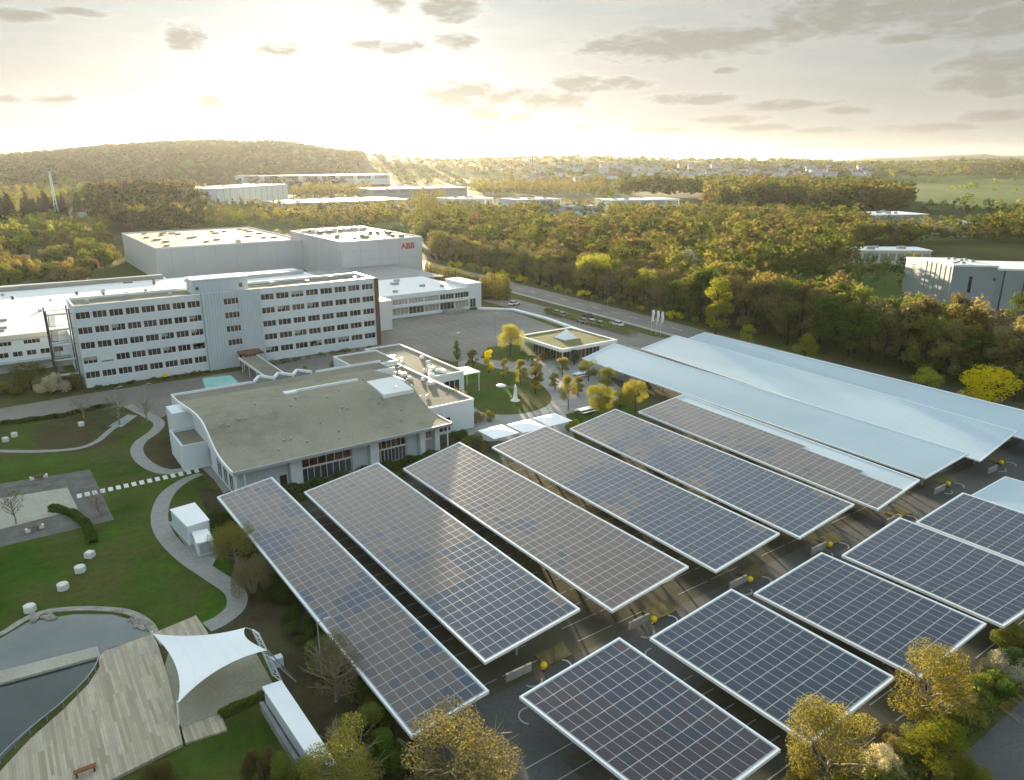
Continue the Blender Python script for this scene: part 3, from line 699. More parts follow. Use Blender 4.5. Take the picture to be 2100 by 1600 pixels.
carport('nearest solar carport, cut by the bottom of the picture', [(1068,1430),(1270,1310),(1597,1538),(1396,1690)], 'solar_plum', group=G2, posts=4, cell=(1.3,.94), box=False)
carport('solar carport of the near row, second from the left', [(1335,1310),(1500,1210),(1832,1390),(1660,1525)], 'solar_slate', group=G2, posts=4, cell=(1.3,.94), box=False)
carport('solar carport of the near row, third from the left, behind the golden tree', [(1548,1218),(1685,1135),(2020,1280),(1885,1390)], 'solar_slate', group=G2, posts=4, cell=(1.3,.94), box=False)
carport('solar carport of the near row, fourth from the left', [(1728,1140),(1845,1063),(2190,1195),(2057,1284)], 'solar_slate', group=G2, posts=4, cell=(1.3,.94), box=False)
carport('solar carport of the near row, fifth from the left, at the right frame edge', [(1880,1072),(1975,1012),(2310,1125),(2215,1200)], 'solar_slate', group=G2, posts=4, cell=(1.3,.94), box=False)
carport('white roofed carport of the near row at the right frame edge', [(1990,1018),(2062,978),(2400,1075),(2320,1130)], 'white', group=G2, posts=4, box=False)

# yellow round beacons, islands and arcs at the ends of the bays
YB = [(1115,1376),(1340,1281),(1537,1198),(1700,1126),(1843,1069),(1943,1000),(2052,956)]
OR = ['first','second','third','fourth','fifth','sixth','seventh']
for k, (px, py) in enumerate(YB):
    c = at(px, py); t = thing('bollard', f'yellow round headed bollard in the carport aisle, {OR[k]} from the left', 'bollard', (c[0], c[1], .02), 'yellow bollards along the aisle')
    mb = MB(); mb.lathe((c[0], c[1], .02), [(.16,0),(.16,.1),(.06,.14),(.06,.35)], 10); mb.build('post', 'dark_metal', t)
    mb = MB(); mb.ball((c[0], c[1], .62), .36, 14, 9); mb.build('head', 'yellow', t, smooth=True)
    isl = MB(); isl.prism([(c[0]+1.2+3.2*x_, c[1]+1.2+2.0*y_) for x_, y_ in ((-.2,-.45),(.75,-.5),(.9,.5),(-.2,.5))], 0, .14)
    tag(isl.build('planted_island', 'gold_verge', origin=(c[0], c[1], 0)), f'dry golden planted island behind the {OR[k]} yellow bollard', 'planted island', 'planted islands of the aisle')
    for s_ in (-1, 1):
        arc = [Vector((c[0]+s_*1.7+ .9*math.cos(q), c[1]-.5+.9*math.sin(q))) for q in ([math.pi+.3+i*.35 for i in range(8)] if s_ < 0 else [-1.6+i*.35 for i in range(8)])]
        o = ribbon(MB(), arc, .14, .13, .02).build('kerb_arc', 'kerb', origin=(c[0], c[1], 0)); tag(o, f'white kerb arc {"left" if s_ < 0 else "right"} of the {OR[k]} yellow bollard', 'kerb', 'white kerb arcs in the aisle')
for k, (px, py) in enumerate([(1345,1345),(1088,1470)]):
    c = at(px, py); arc = [Vector((c[0]+1.0*math.cos(q), c[1]+1.0*math.sin(q))) for q in [1.2+i*.3 for i in range(10)]]
    o = ribbon(MB(), arc, .12, .14, .02).build('kerb_arc', 'kerb', origin=(c[0], c[1], 0)); tag(o, 'white kerb arc at the corner of the '+['second','nearest'][k]+' near row carport', 'kerb', 'white kerb arcs in the aisle')
# ================================================================== BUILDINGS
def window(parent, a0, a1, b, z0, z1, axis='a', mull=2, m='glass_dark', fr='white_paint', name='window', dep=.06, tr=.5):
    """glazed window with frame on the plane b (facing -b) or, axis 'b', on the plane a=b (facing -a)"""
    mb = MB(); f = .07
    def bx(p0, p1, q0, q1, d0, d1, mi):
        if axis == 'a': mb.box(p0, p1, b-d1, b-d0, q0, q1, mi)
        else: mb.box(b-d1, b-d0, p0, p1, q0, q1, mi)
    bx(a0, a1, z0, z1, 0, dep*.4, 0); pane = mb.build(name, m, parent); mb = MB()
    bx(a0, a1, z0, z0+f, dep*.4, dep, 1); bx(a0, a1, z1-f, z1, dep*.4, dep, 1)
    for i in range(mull+1):
        c = a0+(a1-a0)*i/mull; c0 = min(max(c-f/2, a0), a1-f); bx(c0, c0+f, z0+f, z1-f, dep*.4, dep*.98, 1)
    mb.build('frame', fr, pane); return pane

# ---- five storey office block
def office():
    fb = 170.4; a0, a1, bb, zt = 13.2, 78.6, 182.0, 17.0
    t = thing('office_block', 'long five storey white office block with dark window bands', 'office building', (45.9, 176, 0))
    MB().box(a0+.3, a1-.3, fb+.35, bb, 0, 16.2).build('core', 'cream_wall', t)
    rows = [2.6, 5.7, 8.8, 11.9, 15.0]; wh = 1.45
    Z = [0]+[v for r in rows for v in (r-wh/2, r+wh/2)]+[zt]
    segs = [(a0, 37.5, 8, 2.62), (50.2, a1, 8, 3.0)]
    walls = MB()
    for (s0, s1, n, ww) in segs:
        for i in range(0, len(Z), 2): walls.box(s0, s1, fb, fb+.34, Z[i], Z[i+1])
        st = (s1-s0)/n
        for r in rows:
            for i in range(n+1):
                c0 = s0 if i == 0 else s0+st*i-(st-ww)/2; c1 = s1 if i == n else s0+st*i+(st-ww)/2
                walls.box(c0+(0.0 if i else 0), c1, fb+.012, fb+.33, r-wh/2, r+wh/2)
    walls.box(a0, a0+.25, fb+.35, bb, 0, zt)
    walls.build('wall', 'white_wall', t)
    for (s0, s1, n, ww) in segs:
        st = (s1-s0)/n
        for ri, r in enumerate(rows):
            for i in range(n):
                c = s0+st*(i+.5)
                if s0 < 20 and ri == 1 and i == 1:
                    MB().box(c-ww/2, c+ww/2, fb+.03, fb+.3, r-wh/2, r+wh/2).build('blank_panel', 'white_wall', t)
                    MB().box(c-ww/2+.2, c+ww/2-.2, fb, fb+.028, r-wh/2+.1, r-wh/2+.35).build('vent_slot', 'dark_metal', t); continue
                window(t, c-ww/2, c+ww/2, fb+.28, r-wh/2, r+wh/2, mull=3)
    # sun blinds half drawn in some windows
    for k in range(16):
        s0, s1, n, ww = segs[k % 2]; st = (s1-s0)/n; i = rnd.randrange(n); r = rnd.choice(rows)
        if k % 2 == 0 and i == 1 and r == rows[1]: continue
        c = s0+st*(i+.5); MB().box(c-ww/2+.05, c+ww/2*rnd.choice((0,.9)), fb+.17, fb+.2, r+wh/2-.75, r+wh/2-.03).build('blind', 'curtain', t)
    # projecting stair tower clad in vertical panels
    m = MB(); n = 20; x0, x1 = 37.5, 50.2; sb = 169.5
    for i in range(n):
        u0 = x0+(x1-x0)*i/n; u1 = x0+(x1-x0)*(i+1)/n-.06
        if u0 > 41.8 and u1 < 45.6:
            zz = [0, 5.0, 6.5, 8.1, 9.6, 11.2, 12.7, 14.3, 15.8, 17.3]
            for j in range(0, 10, 2): m.box(u0, u1, sb, sb+.2, zz[j], zz[j+1])
        else: m.box(u0, u1, sb, sb+.2, 0, 17.3)
    m.build('stair_tower_cladding', 'panel_wall', t)
    MB().box(x0+.02, x1-.02, sb+.21, fb+.36, 0, 17.15).build('stair_tower', 'grey_wall', t)
    for zc in (5.75, 8.85, 11.95, 15.05): window(t, 42.0, 45.4, sb+.2, zc-.72, zc+.72, mull=4)
    # roof
    m = MB(); m.box(a0+.3, x0+.0, fb+.36, bb-.3, 16.2, 16.5); m.box(x1, a1-.3, fb+.36, bb-.3, 16.2, 16.5); m.box(x0+.01, x1-.01, fb+.37, bb-.3, 16.2, 16.52); m.build('roof', 'roof_gravel', t)
    m = MB(); m.box(a0, a1, bb-.29, bb+.05, 0, 17.0); m.box(a1-.25, a1, fb+.35, bb-.3, 0, 17.0); m.build('rear_wall', 'white_wall', t)
    m = MB(); m.box(a0-.05, a1+.05, fb-.06, fb+.42, 17.003, 17.12); m.box(a0-.05, a0+.3, fb+.43, bb+.1, 17.003, 17.12); m.box(a1-.3, a1+.05, fb+.43, bb+.1, 17.003, 17.12); m.build('parapet_cap', 'white_metal', t)
    MB().box(a1+.01, a1+.95, fb-.5, bb, 0, 17.0).build('end_wall', 'brick', t)
    # rooftop plant house
    MB().box(36.8, 48.8, 173.6, 179.5, 16.53, 19.6).build('plant_house', 'panel_wall', t)
    m = MB()
    for i in range(14): m.box(36.9+i*.86, 36.95+i*.86, 173.55, 173.6, 16.6, 19.5)
    m.box(36.6, 49.0, 173.4, 179.7, 19.6, 19.8); m.build('plant_house_trim', 'white_metal', t)
    m = MB(); m.box(46.8, 47.5, 173.5, 173.58, 17.4, 18.3); m.box(37.4, 38.0, 173.5, 173.58, 17.5, 18.2); m.build('louvre', 'dark_metal', t)
    for (a, b, s) in [(16,176,.8),(24,178,1.1),(32,175,.7),(55,177,1.0),(63,175,.8),(70,178,1.2),(75,174,.6)]:
        MB().box(a, a+s, b, b+s, 16.51, 17.0+s*.3).build('roof_vent', 'grey_metal', t)
    # entrance canopy
    MB().box(43.6, 48.4, 165.2, 169.45, 3.3, 3.65).build('entrance_canopy', 'brick', t)
    for q in (43.8, 48.2): MB().bar((q, 165.5, 0), (q, 165.5, 3.3), .1).build('canopy_post', 'white_metal', t)
    window(t, 44, 48, 169.46, .1, 3.0, mull=4, name='entrance_door')
    # small plants at the foot are things of their own
    return t
office()

# steel fire stair at the left end
t = thing('fire_stair', 'rusty steel fire stair at the left end of the office block', 'fire stair', (10.6, 173, 0))
m = MB()
for a in (8.4, 12.4):
    for b in (170.6, 175.6): m.bar((a, b, 0), (a, b, 16.6), .14)
m.build('frame', 'dark_metal', t)
for k in range(5):
    z = 3.2+k*3.1; MB().box(8.3, 12.9, 170.5, 171.9, z, z+.12).build('landing', 'grey_metal', t)
    m = MB(); m.bar((8.4,170.5,z+1.0),(12.6,170.5,z+1.0),.05); m.bar((8.4,170.5,z+.55),(12.6,170.5,z+.55),.03); m.build('handrail', 'dark_metal', t)
    zz = z-3.1 if k else 0
    for j in range(12):
        f = j/12
        if j == 0: fl = MB()
        fl.box(8.9, 10.0, 175.0-3*f-.28, 175.0-3*f, zz+(z-zz)*f, zz+(z-zz)*f+.06)
    fl.bar((8.85,175,zz+.1),(8.85,172,z+.1),.07); fl.build('flight', 'dark_metal', t)

# ---- low production hall behind, with a white flat roof
def low_hall():
    t = thing('production_hall', 'low white roofed production hall behind and left of the office block', 'factory hall', (20, 230, 0))
    zr = 8.2
    out = [(-70,192.5),(11.5,192.5),(11.5,192.0),(14,186),(88,186),(88,262),(54,262),(54,268),(5,275),(-70,278)]
    out = [(-90,193.4),(13.0,193.4),(13.0,184.6),(90,184.6),(90,262),(48,262),(48,272),(-90,282)]
    MB().prism(out, 0, zr-.5).build('body', 'white_wall', t)
    MB().prism(out, zr-.49, zr).build('roof', 'roof_white', t)
    m = MB(); m.box(-90,13.0,193.1,193.39,zr-.9,zr+.15); m.build('fascia', 'cream_wall', t)
    for i in range(14):
        a = -24+i*2.6
        if a > 11: break
        window(t, a, a+1.9, 193.38, 3.4, 4.6, mull=2)
    for a in (-22, -17, -6, -1, 4.4): window(t, a, a+3.2, 193.38, 6.0, 7.0, mull=4)
    MB().box(-60, 12.9, 191.2, 193.38, 2.3, 2.5).build('canopy', 'grey_wall', t)
    q = random.Random(3)
    for k in range(60):
        a = q.uniform(-40, 88); b = q.uniform(197 if a < 14 else 188, 258 if a > 48 else 266)
        s = q.uniform(.5, 1.2); m = MB()
        if k % 4 == 0: m.box(a, a+s*2.6, b, b+.8, zr+.005, zr+.5); m.build('rooflight', 'hatch', t)
        elif k % 4 == 1: m.lathe((a, b, zr+.005), [(.32,0),(.32,.6),(.5,.62),(.42,.9)], 10); m.build('roof_vent', 'dark_metal', t)
        else: m.box(a, a+s, b, b+s, zr+.005, zr+.35+.2*s); m.build('roof_hatch', 'grey_metal', t)
    MB().box(52, 88, 246, 248.2, zr+.01, zr+1.2).build('roof_duct', 'grey_wall', t)
    MB().box(60, 86, 251, 252.6, zr+.01, zr+1.0).build('roof_duct', 'white_metal', t)
    MB().box(-90, 47, 262, 264, zr+.01, zr+1.3).build('rear_roof_strip', 'roof_grey', t)
low_hall()
t = thing('loading_shed', 'brown brick link building below the big white hall', 'building', (112, 240, 0))
MB().box(90.2, 134, 232, 270.5, 0, 5.0).build('wall', 'brick', t); MB().box(90.2, 134.2, 231.8, 270.5, 5.01, 5.3).build('roof', 'roof_grey', t)
for a in (95, 104, 113, 122): MB().box(a, a+3.5, 231.9, 231.99, .2, 3.6).build('door', 'dark_metal', t)

# ---- big white hall with the red letters
def big_hall():
    t = thing('high_bay_hall', 'tall windowless white hall with red letters on its right corner', 'factory hall', (100, 290, 0))
    A, B = 147.0, 271.0
    m = MB(); m.box(112.2, A, B, 326, 0, 15.0)
    for zz in (3.8, 7.6, 11.4): m.box(112.3, A-.1, B-.025, B-.003, zz, zz+.07, 1)
    for k in range(3): m.box(120+k*8.3, 120.08+k*8.3, B-.03, B-.004, .1, 14.9, 1)
    for k in range(6): m.box(112.17, 112.197, B+4+k*8, B+4.08+k*8, .1, 14.9, 1)
    m.build('right_block_wall', ['hall_wall', 'grey_wall'], t)
    m = MB(); m.box(54.6, 112.1, 312.5, 388, 0, 12.5)
    for k in range(7): m.box(60+k*8.2, 60.08+k*8.2, 312.47, 312.497, .1, 12.4, 1)
    m.build('left_block_wall', ['hall_wall', 'grey_wall'], t)
    MB().box(112.5, A-.3, B+.3, 325.7, 15.01, 15.15).build('right_block_roof', 'roof_tan', t)
    MB().box(54.9, 111.9, 312.8, 387.7, 12.51, 12.65).build('left_block_roof', 'roof_tan', t)
    m = MB()
    for (x0,x1,y0,y1,z) in ((112.2,A,B,326,15.0),(54.6,112.1,312.5,388,12.5)):
        m.box(x0-.04,x1+.04,y0-.04,y0+.28,z+.005,z+.5); m.box(x0-.04,x1+.04,y1-.28,y1+.04,z+.005,z+.5); m.box(x0-.04,x0+.28,y0+.285,y1-.285,z+.005,z+.5); m.box(x1-.28,x1+.04,y0+.285,y1-.285,z+.005,z+.5)
    m.build('parapet', 'white_metal', t)
    q = random.Random(5)
    for k in range(26):
        a, b = q.uniform(59, 107), q.uniform(317, 380); m = MB(); s = q.uniform(.9, 1.7); m.box(a, a+s*1.8, b, b+s, 12.66, 13.1); m.build('rooflight', 'hatch', t)
    for k in range(22):
        a, b = q.uniform(116, 144), q.uniform(275, 322); m = MB(); s = q.uniform(.8, 1.5); m.box(a, a+s*1.4, b, b+s, 15.16, 15.7+.3*s); m.build('rooflight', 'hatch', t)
    for k in range(9): 
        m = MB(); m.box(115+k*3.3, 117.3+k*3.3, 318, 320.2, 15.16, 16.2); m.build('smoke_vent', 'white_metal', t)
    # letters A B B
    cu = bpy.data.curves.new('letters', 'FONT'); cu.body = 'ABB'; cu.size = 3.3; cu.extrude = .08; cu.offset = .05; cu.space_character = 1.0
    o = bpy.data.objects.new('letters', cu); COL.objects.link(o); bpy.context.view_layer.update()
    me = bpy.data.meshes.new_from_object(o.evaluated_get(bpy.context.evaluated_depsgraph_get())); bpy.data.objects.remove(o); bpy.data.curves.remove(cu)
    me.materials.clear(); me.materials.append(MAT['red_sign'])
    ob = bpy.data.objects.new('letters', me); COL.objects.link(ob); ob.parent = t; ob['org'] = (0, 0, 0)
    ob.rotation_euler = (math.pi/2, 0, 0); ob.location = (137.6-100, B-.09-290, 11.0)
big_hall()

# ---- low two storey building right of the office block
def rlow():
    t = thing('annex_building', 'low white two storey annex with long window band beside the parking lot', 'building', (105, 210, 0))
    b0 = 197.2; a0, a1, z = 80.2, 123.2, 6.6
    MB().box(a0, a1, b0+.3, 228, 0, z-.3).build('core', 'cream_wall', t)
    m = MB(); m.box(a0, a1, b0, b0+.29, 0, .8); m.box(a0, a1, b0-.5, b0+.29, 3.1, 3.9); m.box(a0, a1, b0, b0+.29, 5.6, 6.95); m.build('wall', 'white_wall', t)
    for i in range(8):
        c = a0+.4+i*5.35; window(t, c, c+5.0, b0+.28, .8, 3.1, mull=4, m='curtain' if i % 2 else 'glass_dark', name='window'); window(t, c, c+5.0, b0+.28, 3.9, 5.6, mull=5, m='glass_dark' if i in (1,2,6,7) else 'curtain')
    MB().box(a0, a1, b0+.3, 228, z-.29, z).build('roof', 'roof_white', t)
    for k, (a, b, s) in enumerate([(86,205,.8),(92,212,1.3),(100,203,.9),(106,216,1.6),(112,208,1.0),(117,204,.8),(97,220,1.2),(110,222,1.1)]):
        MB().box(a, a+s*1.5, b, b+s, z+.004, z+.5+.2*s).build('roof_vent', 'grey_metal', t)
    MB().box(123.21, 128.6, 198.6, 212, 0, 7.6).build('stair_tower', 'white_wall', t)
    MB().box(123.1, 128.7, 198.5, 212.1, 7.61, 7.8).build('stair_tower_cap', 'white_metal', t)
    window(t, 124.2, 126.4, 198.59, 0.1, 3.0, mull=2, name='door'); MB().box(128.61, 129.0, 198.6, 212, 0, 7.5).build('end_wall', 'brick', t)
    MB().box(113, 120, 193.6, 196.6, 0, 1.0).build('loading_ramp', 'concrete', t)
rlow()

# ---- canteen with the wave shaped roof
PROF = [(96.6,5.0),(99,4.95),(101.5,5.0),(104,5.35),(106,5.95),(108,6.9),(109.6,7.6),(111.3,8.0),(113.5,8.15),(116,8.05),(119,7.8),(123,7.3),(127,6.9)]
def canteen():
    t = thing('canteen', 'long canteen pavilion with a wave shaped grey green roof', 'canteen', (40, 110, 0))
    a0, a1 = 22.6, 56.6
    P = [(p.x, p.y) for p in smooth_line([Vector(p) for p in PROF], 4)]
    def roof(x0, x1, dz0, dz1, P=P):
        mb = MB()
        for i in range(len(P)-1):
            (b0, z0), (b1, z1) = P[i], P[i+1]
            mb.face([(x0,b0,z0+dz1),(x1,b0,z0+dz1),(x1,b1,z1+dz1),(x0,b1,z1+dz1)]); mb.face([(x0,b1,z1+dz0),(x1,b1,z1+dz0),(x1,b0,z0+dz0),(x0,b0,z0+dz0)])
        for x, s in ((x0, 1), (x1, -1)):
            for i in range(len(P)-1):
                (b0, z0), (b1, z1) = P[i], P[i+1]; q = [(x,b0,z0+dz0),(x,b0,z0+dz1),(x,b1,z1+dz1),(x,b1,z1+dz0)]; mb.face(q if s > 0 else q[::-1])
        b, z = P[0]; mb.face([(x0,b,z+dz0),(x1,b,z+dz0),(x1,b,z+dz1),(x0,b,z+dz1)]); b, z = P[-1]; mb.face([(x1,b,z+dz0),(x0,b,z+dz0),(x0,b,z+dz1),(x1,b,z+dz1)])
        return mb
    roof(a0, a1, -.35, 0).build('roof', 'roof_moss', t, smooth=False)
    r = roof(a0-.22, a0-.003, -.45, .12); r.build('verge_trim', 'white_paint', t); roof(a1+.003, a1+.2, -.45, .1).build('verge_trim', 'grey_wall', t)
    MB().box(a0, a1, 96.35, 96.58, 4.6, 5.06).build('gutter', 'grey_metal', t)
    fb = 98.6
    # body behind the front
    MB().box(a0+1.0, a1-1.2, fb+.5, 126.6, 0, 4.45).build('core', 'glass_hall', t)
    # gable wall on the left following the wave
    mb = MB(); bb = [p for p in P if p[0] >= fb]; n = len(bb)
    for x in (a0+.7, a0+.99): pass
    x0, x1 = a0+.7, a0+.99
    for i in range(n-1):
        (b0, z0), (b1, z1) = bb[i], bb[i+1]; mb.hexa([(x0,b0,0),(x1,b0,0),(x1,b1,0),(x0,b1,0),(x0,b0,z0-.36),(x1,b0,z0-.36),(x1,b1,z1-.36),(x0,b1,z1-.36)])
    mb.build('gable_wall', 'white_wall', t)
    mb = MB(); x0, x1 = a1-1.5, a1-1.2
    for i in range(n-1):
        (b0, z0), (b1, z1) = bb[i], bb[i+1]; mb.hexa([(x0,b0,0),(x1,b0,0),(x1,b1,0),(x0,b1,0),(x0,b0,z0-.36),(x1,b0,z0-.36),(x1,b1,z1-.36),(x0,b1,z1-.36)])
    mb.build('gable_wall', 'white_wall', t)
    for (b_, w_) in ((100,2.0),(103,2.0),(106,2.4),(112,1.6)): window(t, b_, b_+w_, a0+.7, .3, 3.4, axis='b', mull=2, m='glass_blue')
    # front: blank panel bays and glazed bays between white piers
    def bay(x0, x1, kind):
        if kind == 'wall': MB().box(x0, x1, fb, fb+.3, 0, 4.6).build('front_panel', 'panel_wall', t)
        elif kind == 'pier': MB().box(x0, x1, fb-.9, fb+.3, 0, 4.6).build('pier', 'white_wall', t)
        else:
            window(t, x0, x1, fb+.25, 2.35, 4.6, mull=6, m='glass_hall', name='clerestory', dep=.12); window(t, x0, x1, fb+.24, 0, 2.25, mull=8, m='glass_blue', name='glazed_door', dep=.12)
            MB().box(x0, x1, fb-.1, fb+.2, 2.26, 2.34).build('transom', 'white_metal', t)
    for b in [(a0+1.0,27.2,'wall'),(27.25,30.6,'wall'),(30.7,32.4,'pier'),(32.5,40.3,'glass'),(40.4,42.9,'wall'),(43.0,44.4,'pier'),(44.5,49.4,'glass'),(49.5,51.4,'wall'),(51.5,52.4,'pier'),(52.5,54.1,'glass'),(54.2,55.0,'pier')]: bay(*b)
    window(t, 29.2, 30.4, fb-.003, .1, 2.2, mull=1, name='door')
    for x in (a0+.35, a0+1.5, a1-.6): MB().bar((x, 96.9, 0), (x, 96.9, 4.6), .11, 8).build('column', 'white_metal', t)
    # raised terrace box on the left side
    m = MB(); m.box(19.6, a0+.68, 113.2, 113.5, 0, 4.1); m.box(19.6, 19.9, 113.51, 121.5, 0, 4.1); m.box(19.6, a0+.68, 121.51, 121.8, 0, 4.1); m.build('side_bay_wall', 'white_wall', t)
    MB().box(19.91, a0+.68, 113.51, 121.5, 3.5, 3.6).build('side_bay_roof', 'roof_gravel', t)
    m = MB(); m.box(20.4, a0+.68, 122.0, 126.6, 0, 6.6); m.build('back_wall', 'white_wall', t)
    # flat back part with zigzag edge
    MB().box(a0, 62, 127.05, 133.6, 0, 6.0).build('rear_wing', 'white_wall', t)
    MB().box(a0+.3, 61.7, 127.3, 133.3, 6.01, 6.1).build('rear_wing_roof', 'roof_gravel', t)
    m = MB(); m.box(a0,62,127.05,127.25,6.005,6.5); m.box(a0,36.5,133.4,133.6,6.005,6.5); m.box(48.5,62,133.4,133.6,6.005,6.5); m.box(a0,a0+.2,127.26,133.39,6.005,6.5); m.build('parapet', 'white_paint', t)
    for k in range(3):
        x = 37+k*3.6; MB().prism([(x,133.61),(x+3.4,133.61),(x+1.7,136.4)], 0, 6.15).build('zigzag_bay', 'glass_blue', t)
        m = MB()
        for (p, q) in (((x-.1,133.7),(x+1.7,136.6)),((x+1.7,136.6),(x+3.5,133.7))):
            p, q = Vector(p), Vector(q); d = (q-p).normalized(); nn = Vector((-d.y, d.x))*.22
            m.hexa([(v.x,v.y,z) for z in (6.0,6.55) for v in (p-nn,q-nn,q+nn,p+nn)])
        m.build('zigzag_parapet', 'white_paint', t)
    q = random.Random(9)
    for k in range(26):
        a = a0+2+31*((k*.618) % 1); b, z = P[int((.12+.76*q.random())*len(P))]; MB().lathe((a, b, z-.02), [(.13,0),(.13,.28),(.2,.3),(.2,.36)], 8).build('roof_vent', 'grey_metal', t)
    # big bright rooflight and slim white upstand on the crest
    m = MB(); zc = 8.15
    m.hexa([(50.6,108.4,7.0),(56.2,108.4,7.0),(56.2,114.8,8.0),(50.6,114.8,8.0),(50.6,108.4,7.75),(56.2,108.4,7.75),(56.2,114.8,8.55),(50.6,114.8,8.55)]); m.build('rooflight', 'roof_white', t)
    m = MB(); m.box(38.5,50.2,117.6,118.0,7.6,8.35); m.box(37.0,39.0,116.9,118.1,7.6,8.3); m.build('upstand', 'white_paint', t)
canteen()
# turquoise glass canopy and covered walk to the office entrance
t = thing('glass_canopy', 'turquoise glass canopy between canteen and service road', 'canopy', (33, 142, 0))
P = pxs([(415,776),(473,769),(505,800),(452,806),(426,811)], 4.0); mb = MB(); mb.prism([(p[0],p[1]) for p in P], 3.86, 4.0); mb.build('glass_roof', 'glass_green', t)
q = P[4]; q2 = P[0]; mb = MB(); mb.hexa([(q[0],q[1],0),(q[0]+.12,q[1],0),(q2[0]+.12,q2[1],0),(q2[0],q2[1],0),(q[0],q[1],3.85),(q[0]+.12,q[1],3.85),(q2[0]+.12,q2[1],3.85),(q2[0],q2[1],3.85)]); mb.build('glass_wall', 'glass_green', t)
for p in P: MB().bar((p[0]*.97+33*.03, p[1]*.99+1.42, 0), (p[0]*.97+33*.03, p[1]*.99+1.42, 3.85), .07).build('post', 'white_metal', t)
t = thing('covered_walk', 'grey flat roofed covered walk from the canteen to the office entrance', 'covered walk', (44.5, 151, 0))
MB().box(42.8, 46.6, 136.8, 165.0, 2.95, 3.15).build('roof', 'roof_gravel', t); m = MB(); m.box(42.6,42.79,136.8,165.0,2.85,3.3); m.box(46.61,46.8,136.8,165.0,2.85,3.3); m.build('fascia', 'white_paint', t)
for k in range(6):
    for x in (43.0, 46.4): MB().bar((x, 138+k*5.2, 0), (x, 138+k*5.2, 2.95), .08).build('post', 'white_metal', t)

# ---- flat roofed service wing right of the canteen
def wing():
    t = thing('service_wing', 'flat roofed service wing with rooflights right of the canteen', 'building', (63, 120, 0))
    def blk(x0,x1,y0,y1,z,nm='wing'):
        MB().box(x0,x1,y0,y1,0,z-.1).build('wall','white_wall',t); MB().box(x0+.2,x1-.2,y0+.2,y1-.2,z-.09,z).build('roof','roof_gravel',t)
        m=MB(); m.box(x0-.05,x1+.05,y0-.05,y0+.19,z-.095,z+.3); m.box(x0-.05,x1+.05,y1-.19,y1+.05,z-.095,z+.3); m.box(x0-.05,x0+.19,y0+.195,y1-.195,z-.095,z+.3); m.box(x1-.19,x1+.05,y0+.195,y1-.195,z-.095,z+.3); m.build('parapet','white_paint',t)
    blk(57.0,65.8,104.5,133.4,5.0); blk(56.4,66.0,133.7,144.2,5.6); blk(66.1,74.6,122,150,4.6)
    q = random.Random(21)
    for k in range(30):
        if k < 14: a, b, z = q.uniform(66.8, 73), q.uniform(123, 141), 4.61
        else: a, b, z = q.uniform(57.5, 64.5), q.uniform(108, 133), 5.01
        s = q.uniform(.5, 1.1)
        if k % 3 == 0: MB().lathe((a, b, z), [(s*.5,0),(s*.5,.25),(s*.38,.5),(s*.12,.62)], 12).build('dome_light', 'white_paint', t)
        elif k % 3 == 1: MB().box(a, a+s*1.2, b, b+s, z, z+.6).build('air_unit', 'white_metal', t)
        else: m = MB(); m.bar((a,b,z+.25),(a+s*1.6,b+s,z+.25),.16,8); m.build('duct', 'white_metal', t)
    window(t, 70, 73.5, 121.94, .4, 3.4, mull=3); window(t, 58, 61, 104.44, .5, 3, mull=2)
wing()
t = thing('terrace_canopy', 'small white canopy at the corner of the service wing', 'canopy', (76.5, 121.5, 0))
MB().box(74.7, 78.5, 122, 127, 3.9, 4.1).build('roof', 'white_paint', t)
for x, y in ((78.3,122.2),(78.3,126.8)): MB().bar((x,y,0),(x,y,3.9),.08).build('post','white_metal',t)

# ---- square pavilion with pyramid rooflight
t = thing('pavilion', 'square flat roofed glass pavilion with a steel pyramid rooflight', 'pavilion', (112.5, 135.5, 0))
MB().box(106.5, 118, 130, 141.5, 0, 3.3).build('core', 'glass_blue', t); MB().box(104.2, 120.6, 127.4, 144.2, 3.31, 3.75).build('roof', 'roof_green', t)
m = MB(); m.box(103.9,120.9,127.1,127.7,3.2,3.95); m.box(103.9,120.9,143.9,144.5,3.2,3.95); m.box(103.9,104.5,127.71,143.89,3.2,3.95); m.box(120.3,120.9,127.71,143.89,3.2,3.95); m.build('fascia','white_paint',t)
for k in range(5):
    window(t, 106.6+k*2.3, 108.7+k*2.3, 129.99, .1, 3.1, mull=2); window(t, 130.1+k*2.3, 132.2+k*2.3, 106.49, .1, 3.1, axis='b', mull=2)
m = MB(); c = (112.4, 136); k0 = len(m.v); m.v += [(c[0]-2,c[1]-2,3.9),(c[0]+2,c[1]-2,3.9),(c[0]+2,c[1]+2,3.9),(c[0]-2,c[1]+2,3.9),(c[0],c[1],6.0)]; m.f += [(0,1,4),(1,2,4),(2,3,4),(3,0,4),(3,2,1,0)]; m.m += [0]*5; m.build('pyramid_rooflight','white_metal',t)
MB().box(c[0]-2.3,c[0]+2.3,c[1]-2.3,c[1]+2.3,3.76,3.89).build('rooflight_kerb','grey_metal',t)
for x,y in ((104.6,127.8),(120.2,127.8),(104.6,143.8),(120.2,143.8)): MB().bar((x,y,0),(x,y,3.3),.12).build('column','white_metal',t)

